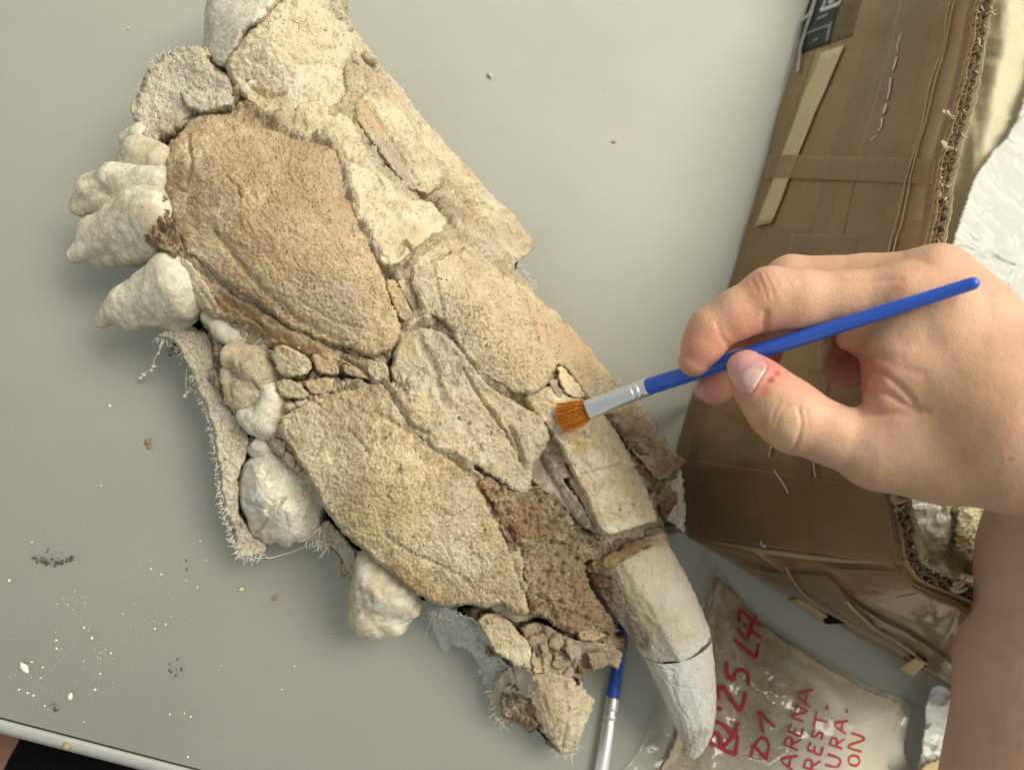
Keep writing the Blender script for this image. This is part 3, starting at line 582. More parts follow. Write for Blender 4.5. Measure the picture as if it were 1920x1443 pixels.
# ---- left rubble and plaster
lumps('rubble_stone', [((450,675,46,7),(480,690,48,8)),((470,660,46,6),(495,705,48,6))], M_grey, skull, k=4, vox=.8, rough=(1.6,5), seed=41, tints=[(470,690,60,(170,148,112),.7)])
lumps('rubble_stone', [((440,705,42,7),(470,740,42,7)),((450,740,40,6),(475,715,44,7))], M_grey, skull, k=4, vox=.8, rough=(1.5,5), seed=42, tints=[(450,720,60,(182,160,124),.7)])
lumps('plaster_lump', [((470,778,40,5),(505,785,43,6)),((505,785,43,7),(512,742,48,5)),((520,770,44,6),(500,720,48,3)),((462,768,38,4),(480,790,40,5))], M_plast, skull, k=4, vox=.8, rough=(.6,4), seed=43, tints=[(530,770,26,(188,160,116),.6)])
lumps('plaster_lump', [((392,592,46,3.5),(425,618,46,4.5)),((425,618,46,5),(448,640,45,4)),((448,630,47,4),(470,615,50,4)),((470,640,47,4),(482,625,50,4)),((495,640,50,4),(505,625,52,4))], M_plast, skull, k=4, vox=.7, rough=(.5,4), seed=44)
lumps('plaster_lump', [((484,800,38,3),(500,808,40,3)),((500,812,40,3.5),(522,806,43,3)),((515,815,42,3),(490,812,39,2.5))], M_plast, skull, k=2, vox=.6, rough=(.7,3), seed=45)
lumps('plaster_lump', [((490,835,36,4),(500,822,38,3)),((480,845,34,3),(500,838,38,3))], M_plast, skull, k=2, vox=.7, rough=(.7,3), seed=46)
slab('plaster_rock', [(440,905),(452,866),(486,838),(530,818),(566,852),(592,890),(612,940),(616,978),(588,1012),(556,1016),(540,1028),(520,1018),(498,1022),(470,1004),(456,968),(438,930)], M_plast, sp=1.9, edge=(30, 16), rag=(3, 12), seed=47, bottom=8, inset=4,
  zabs=TPS([(440,920,22),(470,890,34),(500,860,40),(535,840,42),(520,920,46),(560,900,45),(595,960,40),(560,1010,32),(500,1015,26),(460,970,26),(500,960,42),(470,930,36),(545,965,45)], 1e-4),
  detail=lambda u, v, s: 4.0 * (ridged(u / 75, v / 75, 473, 2) - .55) + 1.3 * fbm(u / 26, v / 26, 474, 3) + .5 * fbm(u / 8, v / 8, 475, 3) - 1.6 * pits(u, v, 34, 476, .25, keep=.3), cracks=[([(478,1000),(492,985),(500,975)],3,3),([(465,945),(500,955),(530,935)],6,2)],
  tints=[(475,935,24,(190,194,188),.7),(515,900,30,(222,214,186),.5),(575,930,34,(192,176,140),.6),(500,1000,24,(186,162,122),.4),(545,990,40,(214,204,178),.5)], label='big white plaster lump')
tag(lumps('grit', [((402,625,40,2.2),(410,640,40,2)),((415,650,40,2.4),(408,662,39,2)),((420,665,40,2),(426,676,40,2)),((404,700,37,2),(412,720,37,2.2)),((425,742,37,1.6),(430,752,37,1.6)),((560,700,55,1.4),(566,705,55,1.2)),((590,698,58,1.5),(588,704,58,1.3))], M_sed, skull, k=.8, vox=.6, rough=(.8,2), seed=48), kind='stuff')
def d_gs(u, v, s): return 1.4 * fbm(u / 22, v / 22, 131, 4) + .9 * grains(u, v, 9, 132) + .6 * grains(u, v, 5, 133) - .8 * crackle(u, v, 30, 2.5, 134)
GZ = [(292,632),(312,618),(345,614),(380,620),(396,640),(404,680),(410,720),(428,755),(455,795),(470,830),(462,860),(448,890),(446,930),(455,975),(474,1006),(500,1018),(494,1036),(470,1044),(450,1036),(436,1000),(424,960),(416,915),(408,870),(402,830),(394,790),(378,745),(362,705),(345,668),(322,640)]
slab('gauze_strip', GZ, M_gauze, sp=2.0, edge=(12, 6), rag=(4, 8), detail=d_gs, seed=51, bottom=10, zabs=TPS([(300,630,32),(380,640,36),(380,720,32),(420,780,34),(440,850,32),(430,930,30),(460,1020,22),(490,1030,22)]), tints=[(360,640,40,(204,190,156),.5)], label='plastered gauze strip with frayed edge')
slab('gauze_strip', [(575,1005),(600,985),(618,975),(640,1000),(665,1030),(672,1060),(664,1085),(652,1072),(640,1045),(615,1020)], M_gauze, sp=2.0, edge=(10, 5), rag=(3, 8), detail=d_gs, seed=52, bottom=10, zabs=TPS([(580,1005,30),(640,1000,40),(660,1080,26),(600,985,38)]), tints=[(600,990,18,(206,180,120),.7)])
# ---- teeth
T_T = [(300,380,50,(150,112,66),.7)]
lumps('tooth', [((150,384,32,4),(172,352,38,6)),((172,352,38,5.5),(210,332,44,5.5)),((212,332,45,6),(308,345,51,8)),((152,388,32,4),(236,374,42,5.5)),((240,350,44,7),(300,365,50,7))], M_tooth, skull, k=1.8, vox=.6, rough=(.45,5), seed=61, tints=[(300,395,30,(156,122,78),.7),(172,370,14,(160,148,120),.4)])
lumps('tooth', [((144,478,28,3),(290,402,52,10.5)),((166,432,36,4),(262,382,50,7)),((190,484,28,4),(300,450,46,9)),((144,478,28,3),(170,428,37,4)),((250,470,36,6),(310,440,46,8)),((262,382,50,7),(312,372,50,7))], M_tooth, skull, k=3, vox=.6, rough=(.45,5), seed=62, tints=[(278,400,30,(150,124,88),.6),(290,440,30,(160,126,84),.6),(150,480,20,(166,156,130),.4)])
lumps('tooth', [((194,600,26,2.6),(335,532,50,10.5)),((216,568,31,4),(322,508,50,8)),((240,602,28,4),(342,560,46,9)),((194,600,26,2.6),(226,556,37,4)),((322,508,50,8),(348,545,47,6))], M_tooth, skull, k=3, vox=.6, rough=(.45,5), seed=63, tints=[(200,598,20,(160,148,120),.4)])
slab('socket_sediment', [(230,404),(262,380),(296,362),(318,372),(322,405),(338,445),(326,478),(292,470),(262,450),(240,432)], M_sed, lift=5, sp=1.9, edge=(14, 8), rag=(7, 12), detail=lambda u, v, s: d_core2(u, v), seed=68, bottom=30, tints=[(285,395,34,(112,84,52),.8),(300,450,30,(150,122,84),.5)], plain=True)
slab('socket_sediment', [(226,322),(262,316),(305,326),(308,338),(270,336),(236,330)], M_sed, zabs=lambda u, v: 44 + .06 * (u - 226), sp=1.8, edge=(8, 4), rag=(4, 8), detail=lambda u, v, s: d_core2(u, v), seed=69, bottom=30, tints=[(280,328,30,(112,86,56),.7)], plain=True)
slab('socket_sediment', [(386,600),(412,622),(446,652),(436,700),(428,735),(446,768),(476,796),(458,800),(426,762),(406,716),(398,660)], M_sed, zabs=lambda u, v: 37 + 0 * u, sp=2, edge=(10, 5), rag=(6, 10), detail=lambda u, v, s: d_core2(u, v), seed=70, bottom=20, tints=[(415,650,40,(116,92,62),.7)], plain=True)
lumps('tooth', [((318,600,34,3.5),(345,570,42,5)),((345,570,42,5),(355,555,44,5)),((335,605,34,4),(352,590,38,4.5)),((305,605,32,2.5),(330,605,34,3))], M_tooth, skull, k=2, vox=.7, rough=(.35,4), seed=64)
lumps('tooth', [((235,310,42,4),(265,290,48,7)),((265,290,48,7),(300,300,52,7)),((228,315,40,3),(250,305,44,5)),((290,315,48,6),(250,312,44,4.5))], M_tooth, skull, k=4, vox=.8, rough=(.5,4), seed=65, tints=[(280,295,40,(186,160,116),.5)])
lumps('tooth', [((240,260,40,3.5),(268,255,44,6)),((245,270,38,3),(270,268,42,5))], M_plast, skull, k=3, vox=.7, rough=(.5,3), seed=66)
lumps('tooth', [((690,1165,26,6),(712,1090,38,9)),((712,1090,38,8),(695,1055,42,6)),((675,1160,22,5),(690,1100,34,7)),((745,1160,28,5),(735,1110,38,8)),((770,1135,34,5),(740,1100,40,6)),((700,1175,22,5),(735,1170,26,5)),((730,1145,26,9),(700,1140,26,9))], M_tooth, skull, k=4.5, vox=.8, rough=(.7,4), seed=67, tints=[(720,1100,26,(196,166,116),.5),(745,1175,16,WH,.8),(690,1170,22,(176,156,116),.4)], label='worn pale cheek tooth at the lower edge')
# ---- inner tooth root with its broken shell
ax0 = np.array([1025., 720.]); ax1 = np.array([1185., 1000.]); axd = (ax1 - ax0) / np.linalg.norm(ax1 - ax0)
def root_z(u, v):
    d = np.abs((u - ax0[0]) * axd[1] - (v - ax0[1]) * axd[0] + 4); t = ((u - ax0[0]) * axd[0] + (v - ax0[1]) * axd[1]) / 320
    return 62 + 17 * np.sqrt(np.maximum(1 - (d / 78) ** 2, .05)) - 9 * t
def d_root(u, v, s): return .45 * fbm(u / 30, v / 30, 141, 3) + .28 * fbm(u / 7, v / 7, 142, 4) + .25 * stri(u, v, 1.05, 5, 6, 143) - .5 * crackle(u, v, 55, 2, 144) * sstep(820, 860, v)
slab('tooth_root', [(985,742),(1010,732),(1034,722),(1052,738),(1085,745),(1125,772),(1152,800),(1176,846),(1206,902),(1226,946),(1232,975),(1212,982),(1190,990),(1162,998),(1140,1000),(1124,985),(1108,952),(1086,905),(1066,862),(1044,822),(1018,790),(995,765)],
  M_root, surf=root_z, lift=3.5, sp=1.9, edge=(7, 3.2), rag=(2.5, 10), detail=d_root, seed=71, bottom=36, inset=1, smooth=3,
  cracks=[([(1088,888),(1130,878),(1165,868)],1.6,1.5),([(1060,770),(1100,790)],2,1)],
  tints=[(1010,755,30,(186,164,122),.8),(1075,820,(40,16,1.),(206,168,104),.6),(1165,900,(70,14,1.05),(214,180,120),.6),(1120,870,30,WH,.6),(1160,985,(50,12,-.3),WH,.7),(1075,860,(50,10,1.),WH,.5)], label='cream tooth root exposed in its socket')
def d_sh(u, v, s): return .5 * fbm(u / 20, v / 20, 151, 3) + .35 * stri(u, v, 1.0, 4, 7, 152)
slab('root_shell', [(1028,812),(1046,836),(1066,880),(1076,896),(1056,898),(1080,930),(1105,972),(1112,992),(1088,982),(1052,946),(1012,916),(992,892),(1000,862),(1016,838)], M_shell, surf=lambda u, v: root_z(u, v) * .6 + 24, lift=4, sp=1.8, edge=(7, 2.5), rag=(1.5, 10), detail=d_sh, seed=72, bottom=40, inset=1, smooth=2, tints=[(1050,930,(70,10,.9),(176,160,138),.6),(1010,880,20,(150,124,92),.6)])
slab('root_shell', [(1070,896),(1086,892),(1112,932),(1134,982),(1128,998),(1114,986),(1098,952),(1078,922),(1066,906)], M_shell, surf=lambda u, v: root_z(u, v) * .55 + 32, sp=1.7, edge=(5, 2.), rag=(1.5, 10), detail=d_sh, seed=73, bottom=40, inset=1, smooth=2, tints=[(1090,930,40,(196,170,126),.5)])
slab('root_shell', [(1034,808),(1048,828),(1076,880),(1086,890),(1074,893),(1062,868),(1044,838)], M_shell, surf=lambda u, v: root_z(u, v) * .55 + 33, sp=1.7, edge=(5, 2.), rag=(1.2, 10), detail=d_sh, seed=74, bottom=40, inset=1, smooth=2)
slab('root_splinter', [(1046,690),(1056,686),(1072,706),(1092,728),(1098,742),(1080,746),(1062,736),(1050,714)], M_root, lift=3, sp=1.7, edge=(7, 3.5), rag=(2, 8), detail=d_root, seed=75, bottom=45, smooth=3, tints=[(1070,715,40,(230,208,150),.6)])
slab('root_splinter', [(1026,712),(1040,708),(1052,724),(1068,745),(1054,752),(1038,736)], M_shell, lift=1, sp=1.7, edge=(6, 3), rag=(2, 8), detail=d_sh, seed=76, bottom=45, smooth=3)
# ---- crumbly brown rim right of the root, matrix below
def d_cr(u, v, s): return 3.2 * fbm(u / 26, v / 26, 161, 4) + 2.2 * grains(u, v, 15, 162) + 1.7 * grains(u, v, 8, 163) - 3.6 * pits(u, v, 24, 164, .4, keep=.55) + .7 * fbm(u / 6, v / 6, 165, 3)
slab('crumbly_rim', [(1118,765),(1150,780),(1188,800),(1222,822),(1256,850),(1276,862),(1268,890),(1258,905),(1264,940),(1252,970),(1232,975),(1218,930),(1190,878),(1165,830),(1135,795)], M_sed, lift=-1.5, sp=1.9, edge=(14, 7), rag=(7, 14), detail=d_cr, seed=77, bottom=10, inset=8,
  cracks=[([(1125,775),(1160,810),(1185,835)],5,5),([(1200,860),(1235,880)],6,5)], tints=[(1175,800,(50,18,.6),(196,160,112),.7),(1220,890,(60,20,1.),(132,92,48),.7),(1255,950,24,(140,88,38),.9),(1205,850,26,(176,142,98),.6),(1258,868,20,(170,124,66),.7)])
slab('plaster_edge', [(1256,884),(1272,880),(1281,905),(1285,950),(1284,985),(1285,1002),(1274,996),(1262,982),(1246,976),(1252,940)], M_plast, sp=1.9, edge=(8, 4), rag=(3, 9), seed=78, bottom=12, zabs=TPS([(1256,884,40),(1281,905,36),(1284,1000,30),(1246,976,36)]), detail=lambda u, v, s: .8 * fbm(u / 9, v / 9, 171, 3) - 1.2 * pits(u, v, 11, 172, .25, keep=.4))
def d_mx(u, v, s): return 2.6 * fbm(u / 40, v / 40, 181, 4) + 2.4 * grains(u, v, 14, 182) + 1.9 * grains(u, v, 8, 183) - 2.4 * pits(u, v, 18, 184, .35, keep=.4) + 1.0 * grains(u, v, 5, 185)
slab('sediment_matrix', [(880,885),(915,890),(960,920),(1000,915),(1050,945),(1090,985),(1140,1005),(1200,990),(1236,985),(1240,1004),(1200,1022),(1130,1046),(1094,1058),(1104,1090),(1128,1132),(1162,1180),(1140,1192),(1100,1188),(1060,1190),(1020,1160),(990,1150),(985,1105),(962,1045),(940,995),(915,940)],
  M_sed, lift=-1, sp=1.9, edge=(16, 8), rag=(6, 14), detail=d_mx, seed=79, bottom=14, inset=6, cracks=[([(972,1020),(978,1060)],6,5),([(950,1000),(962,1020)],7,5),([(1100,985),(1140,1008),(1200,1000)],9,4)],
  tints=[(1080,1130,(90,45,.3),(168,134,88),.7),(1000,970,(60,40,.6),(176,134,80),.7),(960,1000,22,(120,66,28),.9),(900,905,(50,12,.8),(186,134,86),.7),(1050,1060,50,(176,146,100),.6),(1180,1020,(60,14,-.3),(120,86,48),.7),(1100,1080,40,(180,140,96),.4)])
# ---- lower broken snout tip
slab('broken_sheet', [(895,1160),(925,1150),(955,1165),(985,1195),(1000,1225),(1000,1255),(975,1250),(945,1232),(920,1205)], M_cream, zabs=TPS([(895,1160,44),(1000,1200,44),(1000,1255,40),(920,1205,40)]), sp=1.9, edge=(9, 5), rag=(4, 12), detail=d_chip, seed=81, bottom=20, tints=[(930,1180,60,(190,162,116),.6),(990,1235,18,WH,.5)])
slab('broken_sheet', [(975,1175),(1010,1165),(1060,1190),(1080,1205),(1085,1245),(1075,1275),(1040,1262),(1010,1262),(1000,1230)], M_shell, zabs=TPS([(975,1175,43),(1080,1205,44),(1075,1275,36),(1010,1262,38)]), sp=1.9, edge=(9, 5), rag=(4, 12), detail=lambda u, v, s: d_chip(u, v, s) - 3 * crackle(u, v, 34, 4, 191), seed=82, bottom=15, tints=[(1050,1220,50,(160,138,108),.6),(1030,1250,40,(176,150,108),.6),(1000,1190,30,(150,122,84),.6)])
slab('broken_sheet', [(1075,1215),(1110,1200),(1150,1205),(1168,1225),(1158,1255),(1140,1248),(1110,1255),(1085,1262)], M_shell, zabs=TPS([(1075,1215,42),(1110,1200,44),(1168,1225,38),(1085,1262,36)]), sp=1.9, edge=(9, 5), rag=(5, 9), detail=d_chip, seed=83, bottom=20, tints=[(1120,1235,60,(136,112,84),.6),(1160,1240,14,(178,146,102),.7)])
slab('broken_sheet', [(1090,1195),(1130,1185),(1175,1190),(1172,1210),(1176,1218),(1140,1215),(1110,1212)], M_sed, lift=-2, sp=1.9, edge=(9, 5), rag=(5, 9), detail=d_cr, seed=84, bottom=25, tints=[(1125,1205,25,(182,156,116),.7)])
slab('broken_core', [(880,1140),(930,1146),(985,1160),(1060,1180),(1130,1180),(1170,1188),(1160,1215),(1095,1262),(1080,1300),(1060,1340),(1010,1345),(985,1300),(950,1262),(920,1225),(895,1185)], M_sed, sp=2.0, edge=(14, 7), rag=(7, 10), detail=d_cr, seed=88, bottom=6, inset=8,
  zabs=TPS([(880,1140,36),(1060,1180,38),(1170,1188,36),(1080,1300,26),(985,1300,26),(920,1225,28)]), tints=[(950,1255,30,(120,104,84),.6),(1030,1200,30,(140,110,74),.5)])
for i_, (pl_, z_, tn_) in enumerate([([(905,1150),(930,1146),(948,1160),(940,1172),(915,1168)],45,(196,164,110)),([(1030,1195),(1052,1190),(1058,1210),(1040,1222),(1028,1212)],45,(160,134,98)),([(1010,1205),(1026,1200),(1030,1225),(1014,1232)],44,(150,122,86)),([(1040,1228),(1066,1222),(1072,1245),(1050,1256),(1036,1246)],42,(166,142,106)),
  ([(1000,1215),(1012,1235),(1020,1262),(1002,1262),(992,1240)],42,(176,148,104)),([(1060,1195),(1090,1200),(1092,1235),(1070,1240),(1056,1215)],46,(150,136,116)),([(1100,1225),(1135,1222),(1140,1245),(1112,1254)],44,(142,120,94)),([(960,1240),(995,1244),(1008,1262),(985,1272),(965,1262)],37,(150,140,124)),([(1085,1180),(1120,1178),(1140,1192),(1110,1206),(1085,1200)],47,(178,146,100))]):
    slab('bone_flake', pl_, M_grey, zabs=lambda u, v, z_=z_: z_ + 0 * u, sp=1.8, edge=(5, 2.5), rag=(3, 8), detail=d_chip, seed=440 + i_, bottom=z_ - 9, inset=1, smooth=0, tints=[(pl_[0][0] + 10, pl_[0][1] + 12, 40, tn_, .85)])
def d_tip(u, v, s): return .9 * fbm(u / 30, v / 30, 201, 3) + .6 * stri(u, v, 1.3, 6, 6, 202) + .35 * fbm(u / 7, v / 7, 203, 3) - .9 * pits(u, v, 11, 204, .3, keep=.5) * sstep(1055, 1075, u)
slab('snout_tip', [(1005,1262),(1040,1255),(1075,1272),(1098,1290),(1108,1315),(1098,1345),(1090,1375),(1078,1400),(1062,1412),(1048,1408),(1030,1385),(1010,1362),(1000,1340),(990,1300)], M_grey, sp=1.9, edge=(9, 5), rag=(7, 9), detail=d_tip, seed=85, bottom=1.5, inset=3,
  zabs=TPS([(1005,1262,38),(1075,1272,36),(1108,1315,28),(1062,1412,18),(1010,1362,24),(1050,1320,36),(1048,1380,28)]), cracks=[([(1062,1280),(1066,1340),(1055,1400)],4,1.8)], tints=[(1015,1300,(30,60,0),(150,120,80),.6),(1045,1330,40,(196,176,136),.5),(1090,1320,30,(206,188,150),.6)])
slab('fibrous_plug', [(945,1290),(975,1270),(1000,1290),(1008,1330),(1010,1362),(985,1358),(955,1350),(938,1320)], M_sed, sp=1.9, edge=(12, 6), rag=(6, 9), detail=d_cr, seed=86, bottom=2, zabs=TPS([(945,1290,24),(1000,1290,32),(1010,1362,20),(950,1350,16)]), tints=[(960,1300,26,(110,92,72),.8),(985,1340,26,(150,118,74),.6)])
# ---- translucent gauze at the lower end
def gauze_mat():
    m, nt, N, L, b = newmat('loose_gauze'); co = objc(nt)
    b.inputs['Base Color'].default_value = (*s2l(222, 223, 216), 1); b.inputs['Roughness'].default_value = .6; b.inputs['Specular IOR Level'].default_value = .3
    n = nz(nt, co, 900, 3, .7); a = ramp(nt, mth(nt, 'ADD', mth(nt, 'MULTIPLY', n, .6), mth(nt, 'MULTIPLY', nz(nt, co, 90, 3), .4)), [(.42, (.12,) * 3), (.62, (.75,) * 3)])
    L.new(a, b.inputs['Alpha']); return m
M_net = gauze_mat()
def sheet(name, poly, zf, mat, parent, th=.35, sp=3, det=None, rag=(5, 14), seed=1):
    return slab(name, poly, mat, parent, zabs=zf, sp=sp, edge=(4, .2), rag=rag, detail=det, seed=seed, bottom=2, inset=0)
def thin(name, poly, zf, mat, parent, sp=3., det=None, rag=(4, 12), seed=1, th=.4):
    pl = catmull(poly, 5); lo = pl.min(0) - 8; hi = pl.max(0) + 8
    nu = int((hi[0] - lo[0]) / sp) + 2; nv = int((hi[1] - lo[1]) / sp) + 2
    U, V = np.meshgrid(lo[0] + np.arange(nu) * sp, lo[1] + np.arange(nv) * sp, indexing='ij')
    s = sdist(U, V, pl) + rag[0] * fbm(U / rag[1], V / rag[1], seed, 4, .65)
    keep = ((s[:-1, :-1] + s[1:, 1:]) > 0).ravel(); f = gridfaces(nu, nv)[keep]
    us, inv = np.unique(f, return_inverse=True); f = inv.reshape(-1, 4); u = U.ravel()[us]; v = V.ravel()[us]
    z = zf(u, v) + (det(u, v) if det else 0); tp = P(u, v, np.maximum(z, .6) / 1000.); bt = tp.copy(); bt[:, 2] -= th / 1000.
    e = seg_boundary(f); n = len(tp)
    return mesh_obj(name, np.concatenate([tp, bt]), np.concatenate([f[:, ::-1], f + n, np.stack([e[:, 1] , e[:, 0], e[:, 0] + n, e[:, 1] + n], -1)[:, ::-1]]), mat, parent)
thin('gauze_veil', [(800,1140),(835,1138),(870,1152),(900,1168),(920,1205),(945,1240),(975,1262),(1000,1290),(985,1300),(965,1295),(940,1310),(920,1290),(900,1250),(880,1220),(850,1210),(835,1222),(820,1195),(808,1165)],
  TPS([(800,1140,22),(900,1168,40),(1000,1290,36),(840,1220,4),(920,1290,6),(870,1152,38)]), M_net, skull, det=lambda u, v: 2.2 * fbm(u / 20, v / 20, 210, 3) + 1.6 * ridged(u / 30, v / 30, 211, 3), seed=5)
thin('gauze_veil', [(940,1262),(985,1250),(1010,1280),(1000,1300),(985,1310),(965,1300),(955,1330),(962,1360),(940,1352),(930,1330),(915,1320)], TPS([(940,1262,26),(1000,1290,40),(950,1350,8),(915,1320,6)]), M_gauze, skull, det=lambda u, v: 2.5 * fbm(u / 12, v / 12, 214, 4), seed=6, rag=(8, 8))
# ---- frayed threads
rg = np.random.default_rng(7)
mb = MB()
def strand(u, v, z, ang, L, r=.105, curl=1.0, n=9, sag=0.):
    p = []; a = ang; x, y = u, v
    for i in range(n):
        f = i / (n - 1); p.append(P(x, y, max(.3, z - sag * f * f) / 1000.)); a += rg.normal(0, .22 * curl); x += math.cos(a) * L / n; y += math.sin(a) * L / n
    mb.tube(p, r / 1000. * np.linspace(1, .6, n), 4)
def fringe(pts, z, num, out, L=(8, 22), **k):
    pts = catmull(pts, 8, False); seg = np.linspace(0, len(pts) - 1.001, num)
    for s_ in seg:
        i = int(s_); q = pts[i] + (pts[i + 1] - pts[i]) * (s_ - i); zz = z(q[0], q[1]) if callable(z) else z
        strand(q[0] + rg.normal(0, 2.5), q[1] + rg.normal(0, 2.5), zz + rg.normal(0, 1.5), out + rg.normal(0, .55), rg.uniform(*L), **k)
fringe([(362,700),(380,745),(396,790),(404,840),(412,900),(420,950),(434,1000),(450,1038)], 29, 190, 2.7, (6, 17), curl=1.4)
fringe([(450,1038),(470,1044),(495,1038)], 21, 34, 1.9, (8, 18))
fringe([(292,632),(320,640),(345,668)], 31, 22, 2.2, (6, 16))
fringe([(280,128),(304,104),(338,94),(372,86),(388,92)], 44, 40, -1.8, (5, 16), curl=1.6)
fringe([(243,212),(255,180),(270,150)], 38, 16, 3.2, (4, 10))
fringe([(808,1145),(840,1150),(870,1160)], 30, 40, 1.4, (20, 60), curl=2.6, n=14, sag=12)
fringe([(900,1250),(920,1290),(930,1330),(945,1356)], 12, 46, 2.4, (8, 22), curl=2.2)
fringe([(1040,1400),(1065,1412),(1085,1395)], 16, 20, 1.4, (8, 26), curl=1.2)
fringe([(968,495),(985,515),(1002,540)], 40, 34, -.2, (5, 15), curl=1.8)
fringe([(1150,712),(1175,735),(1195,755)], 40, 26, -.5, (4, 12), curl=1.6)
fringe([(578,1005),(600,1010),(618,1022)], 34, 26, 2.0, (14, 34), curl=.5)
for k in range(9): strand(605 + rg.normal(0, 6), 985 + rg.normal(0, 5), 42, 2.2 + rg.normal(0, .35), rg.uniform(25, 55), .13, .35, 10, 14)
p = [P(u_, v_, z_ / 1000.) for u_, v_, z_ in [(620,1000,36),(580,1022,26),(545,1035,20),(510,1045,19),(480,1046,21)]]; mb.tube(p, .00016, 5)
p = [P(u_, v_, z_ / 1000.) for u_, v_, z_ in [(305,634,29),(300,655,24),(290,672,18),(286,690,12),(272,700,7),(262,712,2)]]; mb.tube(p, .0003, 5)
for u_, v_, z_, r_ in [(288,686,13,.9),(284,694,11,.7),(270,702,6,1.1),(264,708,4,.9),(297,662,22,.6),(301,650,25,.6)]: mb.blob(P(u_, v_, z_ / 1000.), r_ / 1000., int(u_))
p = [P(u_, v_, z_ / 1000.) for u_, v_, z_ in [(350,690,26),(348,720,20),(352,738,16),(364,728,20)]]; mb.tube(p, .0002, 5)
for u_, v_ in [(352,735),(358,728),(360,715),(347,742)]: mb.blob(P(u_, v_, .017), .0009, int(u_ * 3))
mb.build('frayed_thread', M_thread, skull, kind='stuff')
# ---- loose specks, grains and threads lying on the bone
bpy.context.view_layer.update(); DG = bpy.context.evaluated_depsgraph_get()
def surf_at(u, v):
    d = rays(np.float64(u), np.float64(v)); h, loc, nn_, _, ob, _ = sc.ray_cast(DG, Vector(CAMP), Vector(d).normalized()); return (np.array(loc), np.array(nn_)) if h else (None, None)
OUTL = [(450,10),(640,10),(800,250),(985,450),(1000,560),(1180,760),(1260,880),(1180,1160),(960,1150),(700,1040),(560,900),(380,580),(250,400),(320,280)]
for nm_, mt_, num_, r0_, r1_, kk_ in (('loose_speck', plain_mat('pale_speck', (232, 216, 180), .9, .1), 170, .14, .42, 1), ('loose_grain', M_paledirt, 900, .2, .75, 2), ('loose_grain', M_sed, 450, .2, .8, 3)):
    mb = MB(); k_ = 0
    while k_ < num_:
        u_ = rg.uniform(240, 1270); v_ = rg.uniform(10, 1260); k_ += 1
        if not inside(np.array([u_]), np.array([v_]), OUTL)[0] and not inside(np.array([u_]), np.array([v_]), [(890,1160),(1150,1190),(1100,1300),(1060,1380),(980,1300)])[0]: continue
        if kk_ == 3 and not (fbm(np.array([u_ / 60]), np.array([v_ / 60]), 5, 2)[0] > .05 or v_ > 900): continue
        p_, n_ = surf_at(u_, v_)
        if p_ is None or p_[2] < .01: continue
        mb.blob(p_, rg.uniform(r0_, r1_) / 1000. * (.6 + rg.random() ** 3), k_, (1, .8, .75), 6, 4, .5)
    mb.build(nm_, mt_, skull, kind='stuff')
mb = MB()
BANDP = [(372,90),(440,150),(420,198),(352,198),(330,248),(284,264),(246,212),(280,130)]; VEIL = [(800,1140),(900,1168),(1000,1290),(920,1290),(840,1222)]
for (lo_u, hi_u, lo_v, hi_v, num_) in ((245, 440, 90, 260, 260), (295, 490, 615, 1040, 520), (600, 672, 980, 1085, 50), (930, 1010, 1255, 1355, 50), (800, 960, 1135, 1300, 120)):
    for k_ in range(num_):
        u_ = rg.uniform(lo_u, hi_u); v_ = rg.uniform(lo_v, hi_v)
        if not any(inside(np.array([u_]), np.array([v_]), pp_)[0] for pp_ in (BANDP, GZ, VEIL, [(575,1005),(618,975),(672,1060),(652,1072)], [(940,1262),(1010,1280),(955,1350),(915,1320)])): continue
        a_ = rg.uniform(0, 6.28); cv_ = rg.normal(0, .5); L_ = rg.uniform(6, 18); pts = []
        for q_ in range(6):
            p_, n_ = surf_at(u_, v_)
            if p_ is None or p_[2] < .012: break
            pts.append(p_ + n_ * .00015); u_ += math.cos(a_) * L_ / 5; v_ += math.sin(a_) * L_ / 5; a_ += cv_
        if len(pts) == 6 and np.abs(np.diff([p[2] for p in pts])).max() < .004: mb.tube(pts, .0001, 4)
mb.build('gauze_thread', M_thread, skull, kind='stuff')

